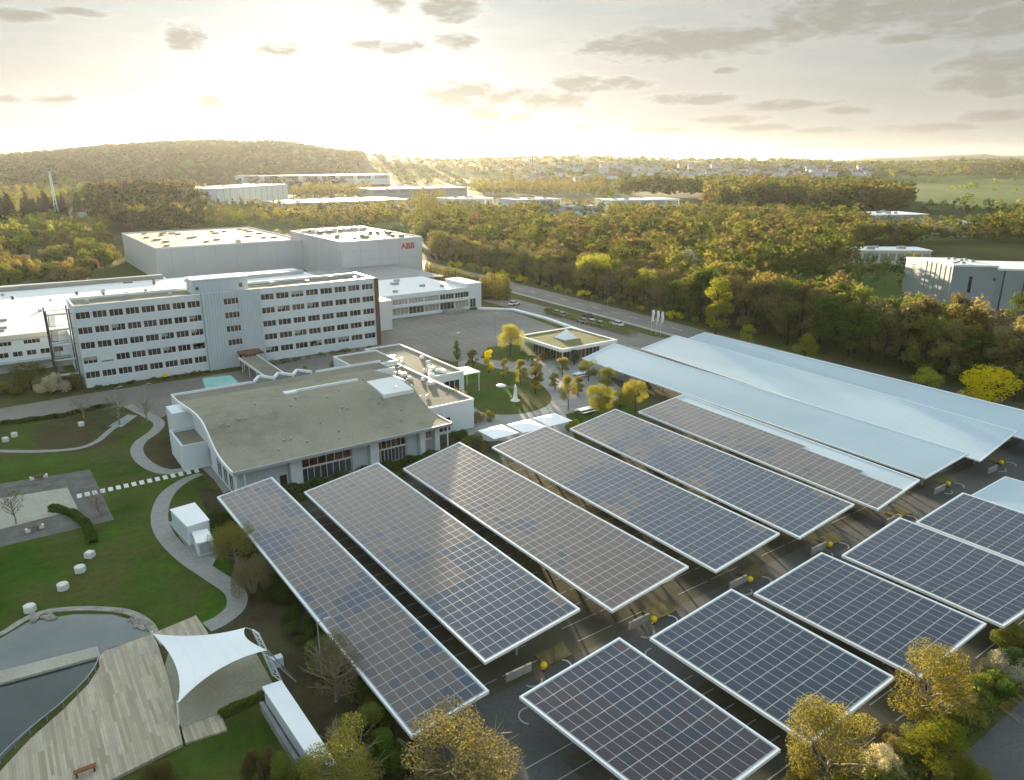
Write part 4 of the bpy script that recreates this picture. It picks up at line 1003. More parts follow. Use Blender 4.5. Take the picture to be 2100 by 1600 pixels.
# ---- parasols and sculpture on the court
for k, (px, py, wd) in enumerate([(1022,883,'left'),(1080,871,'middle'),(1133,858,'right')]):
    c = at(px, py, 2.7); t = thing('parasol', f'square white parasol, {wd} one of the three by the carports', 'parasol', (c[0], c[1], .04), 'three white parasols in a row')
    s_ = 2.45; m = MB(); m.v = [(c[0]-s_,c[1]-s_,2.5),(c[0]+s_,c[1]-s_,2.5),(c[0]+s_,c[1]+s_,2.5),(c[0]-s_,c[1]+s_,2.5),(c[0],c[1],3.0),
                              (c[0]-s_,c[1]-s_,2.47),(c[0]+s_,c[1]-s_,2.47),(c[0]+s_,c[1]+s_,2.47),(c[0]-s_,c[1]+s_,2.47),(c[0],c[1],2.96)]
    m.f = [(0,1,4),(1,2,4),(2,3,4),(3,0,4),(6,5,9),(7,6,9),(8,7,9),(5,8,9),(0,5,6,1),(1,6,7,2),(2,7,8,3),(3,8,5,0)]; m.m = [0]*12; m.build('canopy','sail',t)
    MB().bar((c[0],c[1],.04),(c[0],c[1],2.95),.05).build('pole','grey_metal',t); MB().box(c[0]-.5,c[0]+.5,c[1]-.5,c[1]+.5,.04,.12).build('base','concrete',t)
c = at(1057, 822); t = thing('sculpture', 'white abstract sculpture standing on the court lawn', 'sculpture', (c[0], c[1], .05))
m = MB(); m.lathe((c[0],c[1],.05), [(1.0,0),(.75,.15),(.42,.5),(.34,1.6),(.22,2.6),(.1,3.2)], 10); m.build('body','white_paint',t, smooth=True)
m = MB(); m.bar((c[0],c[1],2.6),(c[0]-1.9,c[1]+1.6,3.0),.07); m.build('arm','grey_metal',t)
m = MB(); m.ball((c[0]-2.1,c[1]+1.8,3.0),1.0,12,6,.28); m.build('disc','white_paint',t,smooth=True)
c = at(1150, 738); t = thing('parasol', 'closed white parasol beside the pavilion', 'parasol', (c[0], c[1], .04)); m = MB(); m.lathe((c[0],c[1],.9), [(.12,0),(.5,.3),(.38,1.4),(.08,2.7)], 10); m.build('canopy','sail',t); MB().bar((c[0],c[1],.04),(c[0],c[1],3.7),.05).build('pole','grey_metal',t)
for k, (px, py, lb) in enumerate([(1190,772,'white table with benches under the court trees'),(1200,846,'white bench table beside the round court trees')]):
    c = at(px, py); t = thing('garden_table', lb, 'table', (c[0], c[1], .04)); MB().box(c[0]-1.6,c[0]+1.6,c[1]-.7,c[1]+.7,.72,.82).build('tabletop','white_paint',t)
    for x in (-1.2,1.2): MB().box(c[0]+x-.06,c[0]+x+.06,c[1]-.5,c[1]+.5,.04,.72).build('leg','grey_metal',t)
    for y in (-1.1,1.1): MB().box(c[0]-1.6,c[0]+1.6,c[1]+y-.18,c[1]+y+.18,.42,.48).build('bench_seat','white_paint',t)
# flags by the road
for k, (px, py) in enumerate([(1335,684),(1345,686),(1354,688)]):
    c = at(px, py); t = thing('flagpole', f'tall white banner on a pole by the public road, {["left","middle","right"][k]} of three', 'flag', (c[0], c[1], .02), 'white banners by the road')
    MB().bar((c[0],c[1],.02),(c[0],c[1],6.6),.05).build('pole','white_metal',t)
    m = MB(); n = 6
    for i in range(n):
        z0 = 3.3+3.1*i/n; z1 = 3.3+3.1*(i+1)/n; y0 = .1*math.sin(i*1.1+k); y1 = .1*math.sin((i+1)*1.1+k)
        m.hexa([(c[0]+.05,c[1]+y0-.015,z0),(c[0]+1.0,c[1]+y0*1.4-.015,z0),(c[0]+1.0,c[1]+y0*1.4+.015,z0),(c[0]+.05,c[1]+y0+.015,z0),(c[0]+.05,c[1]+y1-.015,z1),(c[0]+1.0,c[1]+y1*1.4-.015,z1),(c[0]+1.0,c[1]+y1*1.4+.015,z1),(c[0]+.05,c[1]+y1+.015,z1)])
    m.build('banner','sail',t)
# lamp posts
def lamp(px, py, h, label, grp='street lamps of the site'):
    c = at(px, py); t = thing('street_lamp', label, 'street lamp', (c[0], c[1], .02), grp); MB().bar((c[0],c[1],.02),(c[0],c[1],h),.09,8,.05).build('pole','grey_metal',t)
    m = MB(); m.bar((c[0],c[1],h),(c[0]+.9,c[1],h+.12),.04); m.box(c[0]+.6,c[0]+1.3,c[1]-.12,c[1]+.12,h+.1,h+.2); m.build('lamp_head','grey_metal',t)
lamp(935, 735, 6, 'lamp post at the near edge of the large parking lot'); lamp(1014, 690, 6, 'lamp post beside the large golden tree'); lamp(245, 855, 5.5, 'left lamp post at the garden entrance'); lamp(303, 848, 5.5, 'right lamp post at the garden entrance'); lamp(660, 1385, 5.5, 'thin lamp post in the shrubs left of the leftmost carport'); lamp(1245, 655, 6, 'lamp post in the parking strip by the public road')

# ---- cars
def car(name, label, px, py, paint, rz):
    c = at(px, py); t = thing(name, label, 'car', (c[0], c[1], .04), 'cars in the parking strip', rotz=rz)
    def half(w, z): return w
    L = [(-2.15,.35,.62),(-2.1,.35,.85),(-1.3,.35,.92),(1.1,.35,.90),(2.0,.35,.72),(2.15,.35,.5)]
    m = MB()
    for i in range(len(L)-1):
        x0, z0, h0 = L[i]; x1, z1, h1 = L[i+1]; m.hexa([(x0,-.85,z0),(x1,-.85,z1),(x1,.85,z1),(x0,.85,z0),(x0,-.8,h0),(x1,-.8,h1),(x1,.8,h1),(x0,.8,h0)])
    m.build('body', paint, t)
    m = MB(); m.hexa([(-1.75,-.78,.86),(.95,-.78,.86),(.95,.78,.86),(-1.75,.78,.86),(-1.25,-.62,1.36),(.25,-.62,1.36),(.25,.62,1.36),(-1.25,.62,1.36)]); m.build('windows','glass_dark',t)
    MB().box(-1.22,.22,-.6,.6,1.361,1.41).build('roof', paint, t)
    for x in (-1.35,1.35):
        for y in (-.8,.8): MB().bar((x,y-.1,.33),(x,y+.1,.33),.33,12).build('wheel','tyre',t)
    for y in (-.6,.6): MB().box(2.1,2.17,y-.16,y+.16,.52,.66).build('headlight','white_paint',t)
for k, (px, py, p, lb, rz) in enumerate([(1055,626,'car_white','white car alone in the upper parking strip',.2),(1125,640,'car_dark','dark car in the parking strip left of the silver pair',1.3),(1140,645,'car_silver','silver car beside the dark one in the parking strip',1.3),(1152,649,'car_white','white car at the right end of the short parked row',1.3),
    (1195,662,'car_silver','silver car behind the pavilion by the shrubs',1.5),(1212,664,'car_white','white car behind the pavilion by the shrubs',1.5),(1228,668,'car_silver','pale grey car right of the white one behind the pavilion',1.5),(1205,580+72,'car_dark','dark car in the back row behind the pavilion',1.5),(1265,668,'car_white','white car nearest the flag banners',1.5),
    (1275,752,'car_silver','silver car under the tip of the nearest white carport',.1),(1262,742,'car_dark','dark car under the tip of the nearest white carport',.1),(1150,1228,'car_teal','teal car peeping out between the second and third far row carports',.0)]): car('parked_car', lb, px, py, p, rz)
c = at(340, 779); t = thing('mailbox', 'small yellow box at the foot of the office facade', 'box', (c[0], c[1], .03)); MB().bar((c[0],c[1],.03),(c[0],c[1],.7),.05).build('post','dark_metal',t); MB().box(c[0]-.4,c[0]+.4,c[1]-.25,c[1]+.25,.7,1.5).build('body','yellow',t)
# ================================================================== VEGETATION
def crown_arrays(kind, n, leafsz, seed, blobs=18):
    """leaf triangles of a crown of height 1 (z 0..1) and about unit proportions; returns (3n,3)"""
    g = np.random.default_rng(seed); C = []
    if kind == 'round':
        for _ in range(blobs):
            z = g.uniform(.34, .90); rr = .30*math.sqrt(max(.05, 1-((z-.60)/.42)**2)); t = g.uniform(0, 6.283); r = rr*math.sqrt(g.random())
            C.append((r*math.cos(t), r*math.sin(t), z, g.uniform(.09, .15)))
        C.append((0, 0, .88, .12))
    elif kind == 'oval':
        for _ in range(blobs):
            z = g.uniform(.18, .92); rr = .20*(1-abs((z-.45)/.62)**1.8); t = g.uniform(0, 6.283); r = rr*math.sqrt(g.random())
            C.append((r*math.cos(t), r*math.sin(t), z, g.uniform(.06, .11)))
    elif kind == 'poplar':
        for i in range(blobs):
            z = .12+.82*i/blobs; rr = .07*(1.05-z); t = g.uniform(0, 6.283); C.append((rr*math.cos(t), rr*math.sin(t), z, .05+.06*(1-z)))
    elif kind == 'cone':
        for i in range(blobs):
            z = .12+.85*(i/blobs)**.9; rr = .20*(1-z); t = i*2.4; C.append((rr*math.cos(t), rr*math.sin(t), z, .03+.11*(1-z)))
    elif kind == 'bush':
        for _ in range(blobs):
            t = g.uniform(0, 6.283); r = .55*math.sqrt(g.random()); z = .16+.62*(1-(r/.6)**2)*g.random()**.5; C.append((r*math.cos(t), r*math.sin(t), z, g.uniform(.16, .26)))
    C = np.array(C); wgt = C[:, 3]**2; wgt = wgt/wgt.sum()
    idx = g.choice(len(C), n, p=wgt); d = g.normal(size=(n, 3)); d /= np.linalg.norm(d, axis=1)[:, None]
    rad = C[idx, 3]*(.45+.62*g.random(n)**.6)
    P = C[idx, :3]+d*rad[:, None]*np.array([1, 1, .85]); P[:, 2] = np.maximum(P[:, 2], .02)
    nrm = d+g.normal(size=(n, 3))*.7+np.array([0, 0, .25]); nrm /= np.linalg.norm(nrm, axis=1)[:, None]
    t1 = np.cross(nrm, g.normal(size=(n, 3))); t1 /= np.linalg.norm(t1, axis=1)[:, None]; t2 = np.cross(nrm, t1)
    s = leafsz*(.6+.8*g.random(n))[:, None]
    V = np.stack([P+t1*s, P-t1*s*.5+t2*s*.75, P-t1*s*.5-t2*s*.75], 1)
    return V.reshape(-1, 3)
def mesh_from_tris(name, V, mats, mi=None):
    n = len(V)//3; me = bpy.data.meshes.new(name); me.vertices.add(len(V)); me.vertices.foreach_set('co', np.ascontiguousarray(V, dtype=np.float32).ravel())
    me.loops.add(len(V)); me.loops.foreach_set('vertex_index', np.arange(len(V), dtype=np.int32))
    me.polygons.add(n); me.polygons.foreach_set('loop_start', np.arange(0, len(V), 3, dtype=np.int32)); me.polygons.foreach_set('loop_total', np.full(n, 3, dtype=np.int32))
    for m in mats: me.materials.append(MAT[m])
    if mi is not None: me.polygons.foreach_set('material_index', np.ascontiguousarray(mi, dtype=np.int32))
    me.update(calc_edges=True); return me
def trunk_mesh(kind, seed, m='trunk', limbs=9, r=.022):
    g = random.Random(seed); mb = MB(); top = {'round':.72,'oval':.8,'poplar':.9,'cone':.95,'bush':.5}[kind]
    if kind == 'bush':
        for k in range(6):
            t = k*1.05+g.random(); mb.bar((.05*math.cos(t), .05*math.sin(t), 0), (.35*math.cos(t), .35*math.sin(t), g.uniform(.4, .7)), .022, 5, .006)
    else:
        p = (0, 0, 0); pts = [p]
        for i in range(1, 5): pts.append((g.uniform(-.015, .015)*i, g.uniform(-.015, .015)*i, top*i/4))
        for i in range(4): mb.bar(pts[i], pts[i+1], r*(1-.2*i), 6, r*(1-.2*(i+1)))
        sp = {'round':.26,'oval':.17,'poplar':.05,'cone':.10}[kind]
        for k in range(limbs):
            f = .32+.6*k/limbs; z = top*f; t = k*2.4+g.random(); l = sp*(1.0-.35*f)
            b = (l*math.cos(t), l*math.sin(t), min(.95, z+l*.9)); a = (pts[2][0]*f, pts[2][1]*f, z); mb.bar(a, b, r*.42*(1.1-f*.6), 5, r*.10)
            for q in range(5 if m == 'twig' else 3):
                t2 = t+g.uniform(-1, 1); l2 = l*.55; md = tuple(a[i]+(b[i]-a[i])*(.45+.2*q) for i in range(3))
                mb.bar(md, (md[0]+l2*math.cos(t2), md[1]+l2*math.sin(t2), min(.98, md[2]+l2*.9)), r*.16, 4, r*.05)
    me = bpy.data.meshes.new('trunk'); me.from_pydata(mb.v, [], mb.f); me.materials.append(MAT[m]); me.update(); return me
_cache = {}
def crown_me(kind, m, n, sz, seed, blobs):
    k = (kind, m, n, sz, seed, blobs)
    if k not in _cache: _cache[k] = mesh_from_tris('crown', crown_arrays(kind, n, sz, seed, blobs), [m])
    return _cache[k]
def trunk_me(kind, seed, m='trunk'):
    k = (kind, seed, m)
    if k not in _cache: _cache[k] = trunk_mesh(kind, seed, m, 20 if m == 'twig' else 9, .026 if m == 'twig' else .022)
    return _cache[k]
DET = {0: (1500, .021), 1: (3600, .0155), 2: (19000, .0078)}
def tree(name, label, cat, loc, h, kind='round', m='leaf_olive', wide=1.0, det=0, seed=0, group=None, dens=1.0, blobs=None, tm='trunk'):
    n, sz = DET[det]; n = int(n*dens); blobs = blobs or {'round':22,'oval':20,'poplar':16,'cone':22,'bush':12}[kind]
    if kind == 'bush': sz *= 1.8
    if kind == 'poplar': sz *= .8
    t = thing(name, label, cat, (loc[0], loc[1], loc[2] if len(loc) > 2 else 0.0), group); t['org'] = (0., 0., 0.)
    t.rotation_euler = (0, 0, rnd.uniform(0, 6.28)); t.scale = (h*wide, h*wide, h)
    for nm, me in (('trunk', trunk_me(kind, seed % 4, tm)), ('crown', crown_me(kind, m, n, sz, seed % 5, blobs))):
        if kind == 'bush' and nm == 'trunk': nm = 'stems'
        if kind == 'bush' and nm == 'crown': nm = 'foliage'
        o = bpy.data.objects.new(nm, me); COL.objects.link(o); o.parent = t
    return t
def height_for(base, pytop):
    lo, hi = .3, 60.0
    for _ in range(30):
        mid = (lo+hi)/2
        if topx((base[0], base[1], base[2]+mid))[1] < pytop: hi = mid
        else: lo = mid
    return lo
def tpx(px, py, top, wpx, label, m, kind='round', cat='tree', name='tree', det=1, seed=0, group=None, dens=1.0, z=0.0, tm='trunk'):
    b = at(px, py, z); h = height_for(b, top); dist = math.hypot(b[0], b[1])
    base_w = {'round':.74,'oval':.50,'poplar':.24,'cone':.55,'bush':1.45}[kind]*h
    width = wpx/FPX*math.hypot(dist, HC); return tree(name, label, cat, b, h, kind, m, width/base_w, det, seed, group, dens, tm=tm)

# --- single trees and shrubs that can be told apart
TL = [ # px, py(base), top, width px, label, material, kind, det
 (1047,733,662,62,'large golden tree on its own small lawn left of the pavilion','leaf_gold','round',2),
 (970,753,714,24,'first small golden tree from the left along the court lawn','leaf_gold','oval',2),
 (1003,766,716,24,'second small tree along the court lawn, brightest yellow','leaf_yellow','oval',2),
 (1033,776,734,22,'third small tree from the left along the court lawn','leaf_gold','oval',2),
 (1067,794,736,32,'fourth tree along the court lawn, leaning over its neighbour','leaf_gold','oval',2),
 (1098,806,744,34,'fifth and nearest tree along the court lawn, greenish gold','leaf_gold','oval',2),
 (1153,768,730,30,'small bronze tree right behind the closed parasol','leaf_gold','oval',2),
 (1207,782,738,44,'airy tree by the tip of the white carports','leaf_olive','round',2),
 (1245,806,752,46,'greenish tree between court and nearest white carport','leaf_olive','round',2),
 (1165,842,768,42,'thin gold tree with a dark bare trunk in the court','leaf_gold','round',2),
 (1228,858,785,66,'wide yellow green tree behind the right parasol','leaf_lime','round',2),
 (1302,848,778,54,'olive gold tree at the corner of the parking bays','leaf_gold','round',2),
 (937,738,694,16,'narrow dark columnar tree at the near edge of the parking lot','leaf_olive','poplar',1),
 (1533,712,664,40,'bright lime tree just behind the far end of the farthest white carport','leaf_lime','round',1),
 (1647,748,684,54,'round lime green tree behind the farthest white carport','leaf_lime','round',1),
 (1895,815,752,56,'olive yellow tree behind the farthest white carport near its right end','leaf_lime','round',1),
 (2018,858,750,94,'brilliant yellow tree behind the right end of the farthest white carport','leaf_yellow','round',1),
 (1946,742,643,74,'bright yellow topped tree inside the brown wood','leaf_yellow','round',1),
 (1850,722,638,44,'slim lime topped tree inside the brown wood','leaf_lime','oval',1),
 (2040,760,695,50,'pale olive tree at the right edge of the wood','leaf_olive','oval',1),
 (1466,692,555,62,'tall yellow green tree at the left end of the brown wood','leaf_lime','oval',1),
 (1218,605,516,80,'tall willow like yellow green tree beyond the public road','leaf_lime','round',1),
 (1168,476,430,34,'golden tree in front of the far white factory','leaf_gold','oval',0),
 (2000+90,700,600,60,'dark green tree at the right frame edge in the wood','leaf_green','round',1),
 (18,806,768,74,'bushy golden shrub at the left frame edge by the service road','leaf_gold','bush',1),
 (112,806,756,62,'white flowering bush beside the service road','leaf_white','bush',1),
 (65,800,742,60,'olive tree before the front of the low production hall','leaf_olive','round',1),
 (150,798,748,44,'brown shrub at the foot of the fire stair','leaf_brown','bush',1),
 (575,792,764,22,'small green tree in the yard behind the zigzag roof','leaf_olive','oval',1),
 (630,782,748,20,'second small tree in the grey yard','leaf_gold','oval',1),
 (686,772,736,22,'third small tree in the grey yard by the service wing','leaf_olive','oval',1),
 (930,855,795,60,'pale bare tree against the corner of the service wing','leaf_bare','round',1),
 (975,868,832,36,'dark round shrub at the corner of the service wing','leaf_brown','bush',1),
 (1000,862,838,34,'bronze shrub left of the parasols','leaf_gold','bush',1),
 (940,905,872,50,'dark shrub right of the canteen front','leaf_green','bush',1),
 (970,925,885,70,'olive shrub below the left parasol','leaf_olive','bush',1),
 (1130,728,700,36,'dark shrub at the left side of the pavilion','leaf_brown','bush',1),
 (1100,760,735,30,'brown shrub under the pavilion corner','leaf_brown','bush',1),
 (1180,890,855,50,'lime green shrub below the wide court tree','leaf_lime','bush',1),
 (1185,812,772,30,'small bronze tree between the two white bench tables','leaf_gold','oval',2),
 (1272,838,790,34,'slim gold tree left of the one by the parking bays','leaf_gold','oval',2),
 (1138,800,762,26,'thin young tree at the right tip of the court lawn','leaf_olive','oval',2),
 (1178,748,716,24,'small olive tree before the pavilion front','leaf_olive','oval',2),
 (1325,790,752,30,'olive tree tucked under the edge of the nearest white carport','leaf_olive','oval',2),
 (372,850,815,30,'brown shrub at the back corner of the canteen','leaf_brown','bush',1),
]
for i, (px, py, tp, wp, lb, m, kd, dt) in enumerate(TL):
    tpx(px, py, tp, wp, lb, m, kd, 'shrub' if kd == 'bush' else 'tree', 'shrub' if kd == 'bush' else 'tree', dt, i)
# near shrubs and trees, larger in the picture
NL = [
 (945,1660,1478,215,'large round golden brown tree at the bottom edge, its crown full of pale branches','leaf_tan','round',2,'tree'),
 (487,1168,1076,92,'olive gold tree hiding the small kiosk from the carport','leaf_gold','round',2,'tree'),
 (520,1215,1105,90,'greyish bare shrub below the olive gold tree','leaf_bare','bush',2,'shrub'),
 (690,1440,1315,120,'bare grey brown tree between the lattice mast and leftmost carport','leaf_bare','round',2,'tree'),
 (665,1370,1285,80,'olive shrub against the leftmost carport, behind the lamp post','leaf_olive','bush',2,'shrub'),
 (745,1530,1430,130,'olive yellow shrub under the near end of the leftmost carport','leaf_olive','bush',2,'shrub'),
 (800,1590,1480,110,'dark green shrub below the near corner of the leftmost carport','leaf_green','bush',2,'shrub'),
 (715,1640,1500,150,'yellow green tree at the bottom edge beside the white ramp','leaf_gold','round',2,'tree'),
 (600,1660,1530,120,'olive yellow shrub at the bottom edge left of the white ramp','leaf_olive','bush',2,'shrub'),
 (540,1600,1515,74,'rusty brown shrub on the lawn left of the white ramp','leaf_brown','bush',2,'shrub'),
 (320,1625,1560,80,'low brown shrub below the deck at the bottom edge','leaf_brown','bush',2,'shrub'),
 (880,1610,1540,70,'dark low shrub beside the golden brown tree','leaf_green','bush',2,'shrub'),
 (1885,1520,1328,128,'tall golden tree overlapping the third carport of the near row','leaf_gold','round',2,'tree'),
 (1690,1640,1452,150,'golden tree in front of the corner of the second near row carport','leaf_gold','round',2,'tree'),
 (1905,1600,1490,110,'fresh green tree at the bottom right beside the road','leaf_lime','round',2,'tree'),
 (1970,1640,1545,90,'small fresh green shrub nearest the bottom right road','leaf_lime','bush',2,'shrub'),
 (1800,1600,1515,80,'white flowering shrub between the two golden trees','leaf_white','bush',2,'shrub'),
 (2060,1390,1318,100,'white flowering shrub in the hedge near the right frame edge','leaf_white','bush',2,'shrub'),
 (1985,1430,1365,90,'olive shrub in the hedge behind the golden tree','leaf_olive','bush',2,'shrub'),
 (2090,1340,1262,100,'olive brown shrub at the right frame edge by the carport end','leaf_olive','bush',2,'shrub'),
 (1750,1660,1570,100,'olive brown shrub at the bottom edge right of the golden tree','leaf_olive','bush',2,'shrub'),
 (1640,1650,1560,80,'bronze shrub at the bottom edge beside the nearest carport','leaf_gold','bush',2,'shrub'),
 (1835,1560,1480,90,'brown shrub behind the white flowering one','leaf_brown','bush',2,'shrub'),
 (1950,1470,1395,100,'bronze shrub right of the tall golden tree','leaf_gold','bush',2,'shrub'),
 (2030,1440,1370,90,'dark green shrub along the hedge by the road','leaf_green','bush',2,'shrub'),
 (2100,1385,1320,90,'dark green shrub at the right end of the hedge','leaf_green','bush',2,'shrub'),
]
for i, (px, py, tp, wp, lb, m, kd, dt, nm) in enumerate(NL):
    tpx(px, py, tp, wp, lb, m, kd, nm, nm, dt, i, dens=.5 if m in ('leaf_bare',) else (.8 if kd == 'round' else .9), tm='twig' if m in ('leaf_bare','leaf_gold','leaf_tan') else 'trunk')
# shrubs on the bank beside the leftmost carport
for i in range(16):
    t_ = i/15; px = 452+t_*330+rnd.uniform(-10,10); py = 1062+t_*430+rnd.uniform(-8,14)
    tpx(px, py, py-rnd.uniform(26,44)*(1+t_*.6), rnd.uniform(50,80), 'dark green shrub on the soil bank along the leftmost carport', rnd.choice(['leaf_green','leaf_green','leaf_olive']), 'bush', 'shrub', 'shrub', 1, i, 'shrubs along the leftmost carport')
# shrubs at the foot of the office block
for i in range(20):
    if i < 11: px = 205+i*22; py = 797-i*3.2
    else: px = 558+(i-11)*25; py = 748-(i-11)*4.2
    b = at(px, py); tree('shrub', 'low dark shrub at the foot of the office block', 'shrub', b, rnd.uniform(.8,1.5), 'bush', rnd.choice(['leaf_brown','leaf_green','leaf_olive']), rnd.uniform(1.1,1.6), 0, i, 'shrubs at the foot of the office block')
# hedge before the canteen
for k, (p, q, n) in enumerate([((588,990),(770,945),9),((640,975),(930,905),12)][1:]):
    pass
def hedge(name, label, pts, wd, h, m, z=0.0, n=2600, cat='hedge'):
    P = [Vector(p[:2]) for p in pts]; seg = [(P[i+1]-P[i]).length for i in range(len(P)-1)]; L = sum(seg); g = np.random.default_rng(int(P[0].x*10) & 1023)
    V = []; rows = []
    cum = np.concatenate([[0], np.cumsum(seg)]); xs = np.array([p.x for p in P]); ys = np.array([p.y for p in P])
    s = g.random(n)*L; x = np.interp(s, cum, xs); y = np.interp(s, cum, ys); dx = np.interp(s+.2, cum, xs)-np.interp(s-.2, cum, xs); dy = np.interp(s+.2, cum, ys)-np.interp(s-.2, cum, ys); l = np.hypot(dx, dy)+1e-9
    th = g.random(n)*np.pi; hh = h*(.85+.2*np.sin(s*1.7)+.1*g.random(n)); o = np.cos(th)*wd/2*(.8+.3*g.random(n)); zz = np.sin(th)**.6*hh*(.55+.45*g.random(n)**.4)
    Pn = np.stack([x-dy/l*o, y+dx/l*o, z+zz], 1); nr = g.normal(size=(n, 3)); t1 = np.cross(nr, g.normal(size=(n, 3))); t1 /= np.linalg.norm(t1, axis=1)[:, None]; t2 = np.cross(nr, t1); t2 /= np.linalg.norm(t2, axis=1)[:, None]
    sz = .17*(.6+.8*g.random(n))[:, None]; V = np.stack([Pn+t1*sz, Pn-t1*sz*.5+t2*sz*.8, Pn-t1*sz*.5-t2*sz*.8], 1).reshape(-1, 3)
    c = Pn.mean(0); c[2] = z; o_ = bpy.data.objects.new(name, mesh_from_tris(name, V-c, [m])); COL.objects.link(o_); o_.location = c; return tag(o_, label, cat)
hedge('hedge', 'long brown green hedge between canteen front and carports', [(29,96.2),(42,96.0),(57,95.6)], 1.8, 1.5, 'leaf_green', n=5200)
hedge('hedge', 'second planted strip at the left ends of the far row carports', [(27.5,93.8),(42,93.2),(58,92.6)], 1.8, .9, 'leaf_olive', n=4200)
hedge('hedge', 'clipped dark hedge curving across the garden square', [p[:2] for p in smooth_line(pxs([(103,1048),(125,1050),(150,1058),(172,1074),(186,1094),(190,1116)]), 4)], 1.0, .95, 'leaf_green', n=3600)
hedge('hedge', 'bright mossy hedge along the near edge of the stage', [at(452,1472)[:2], at(500,1448)[:2], at(540,1430)[:2]], .7, .7, 'leaf_olive', n=1500)
hedge('hedge', 'long olive hedge between near row carports and the bottom right road', [(47,20.0),(60,20.3),(80,20.6),(105,20.8)], 2.6, 2.0, 'leaf_olive', n=15000)
hedge('hedge', 'low dark hedge along the garden side of the service road', [at(0,872)[:2], at(120,856)[:2], at(230,832)[:2]], 1.4, .7, 'leaf_green', n=3000)
hedge('hedge', 'brown hedge below the pavilion roof', [at(1085,745)[:2], at(1160,728)[:2], at(1215,722)[:2]], 1.8, 1.6, 'leaf_brown', n=2600)
hedge('hedge', 'shrubby hedge strip between public road and parking strip', [(139,140),(139.5,165),(139,178)], 3.2, 1.5, 'leaf_olive', n=4200)
# bare thin garden trees
for (px, py, tp, lb) in [(33,1075,1000,'thin bare tree on the left of the gravel square'),(205,1062,1000,'thin bare tree at the right corner of the garden square'),(245,872,800,'leafless tree left of the garden entrance'),(302,866,806,'leafless tree right of the garden entrance'),(172,858,806,'slender bare tree along the service road')]:
    tpx(px, py, tp, 44, lb, 'leaf_bare', 'round', det=0, seed=px, dens=.12, tm='twig')
# golden columnar trees behind the annex
for i in range(15):
    t_ = i/14; px = 878+t_*100; py = 576+t_*24
    tpx(px, py, py-rnd.uniform(36,46), 17, 'golden columnar tree in the long row behind the annex', 'leaf_gold', 'poplar', det=0, seed=i, group='columnar trees behind the annex')
for i in range(9):
    px = 990+i*6.6+rnd.uniform(-2,2); py = 616-rnd.uniform(0,6)
    tpx(px, py, py-rnd.uniform(48,56), 18, 'tall golden columnar tree in the block right of the annex tower', 'leaf_gold', 'poplar', det=0, seed=i, group='columnar trees right of the annex')
# low gold shrubs along the far side of the road
for i in range(22):
    b_ = 290-i*7.4; a_ = float(np.interp(b_, [60,128,165,234,300], [150,154,156.5,160,163]))+8+rnd.uniform(0,3)
    tree('shrub', 'golden shrub along the far side of the public road', 'shrub', (a_, b_, 0), rnd.uniform(2.2,4.2), 'bush', rnd.choice(['leaf_gold','leaf_yellow','leaf_gold']), rnd.uniform(.8,1.2), 0, i, 'golden shrubs beyond the public road')
# first rows of the wood beyond the road and behind the white carports
cnt = 0
for row in range(4):
    b_ = 315.0
    while b_ > 52 and cnt < 215:
        a_ = float(np.interp(b_, [40,60,128,165,234,300], [146,150,154,156.5,160,163]))+12+row*5.5+rnd.uniform(-2,2)
        if b_ < 150: h = rnd.uniform(12.5,17)
        else: h = rnd.uniform(8.5,13.5)
        m = rnd.choices(['leaf_brown','leaf_olive','leaf_gold','leaf_green','leaf_bare'], [6,4,1.6 if b_ > 140 else .4,2,3])[0]
        nm = {'leaf_brown':'brown budding','leaf_olive':'olive green','leaf_gold':'golden','leaf_green':'dark green','leaf_bare':'greyish bare'}[m]; wh = 'behind the white carports' if b_ < 135 else 'beyond the public road'
        tree('tree', f'{nm} tree in the front rows of the wood {wh}', 'tree', (a_, b_, 0), h, rnd.choice(['round','oval','oval']), m, rnd.uniform(.85,1.2), 0, cnt, f'{nm} trees of the wood {wh}', dens=.6 if m == 'leaf_bare' else 1.2)
        cnt += 1; b_ -= rnd.uniform(4.0,6.2)
# bushy trees on the far left
for i in range(52):
    px = rnd.uniform(-40,225); py = 500+80*(i/51)
    if px > 205: py = min(py, 545)
    b = at(px, py); lime = py < 528 and px < 140
    tree('tree', 'bright green bushy tree in the upper left thicket' if lime else 'olive bushy tree in the thicket left of the big white hall', 'tree', b, rnd.uniform(8,11), 'bush', 'leaf_lime' if lime and i % 3 == 0 else rnd.choice(['leaf_olive','leaf_brown','leaf_green']), rnd.uniform(.62,.85), 0, i, 'bright trees of the left thicket' if lime else 'olive trees of the left thicket', dens=1.3)

# --- woods that read as one mass
def lowtree(kind, seed, ntri, sz): return crown_arrays(kind, ntri, sz, seed, 9)
def forest(name, label, pts, ntri=90, sz=.075, kinds=('round','oval','oval'), mats=('leaf_brown','leaf_olive','leaf_green','leaf_gold'), mw=(4,4,2,1), seed=1):
    g = np.random.default_rng(seed); protos = [lowtree(k, s, ntri, sz) for k in kinds for s in range(3)]
    Vs = []; Ms = []; mw = np.array(mw, float)/sum(mw)
    for (a, b, z, h, w_) in pts:
        p = protos[g.integers(len(protos))]; t = g.uniform(0, 6.283); c, s = math.cos(t), math.sin(t)
        q = np.empty_like(p); q[:, 0] = (p[:, 0]*c-p[:, 1]*s)*h*w_+a; q[:, 1] = (p[:, 0]*s+p[:, 1]*c)*h*w_+b; q[:, 2] = p[:, 2]*h+z
        Vs.append(q); Ms.append(np.full(len(p)//3, g.choice(len(mats), p=mw)))
    V = np.concatenate(Vs); o = bpy.data.objects.new(name, mesh_from_tris(name, V, list(mats), np.concatenate(Ms))); COL.objects.link(o)
    return tag(o, label, 'wood', kind='stuff')
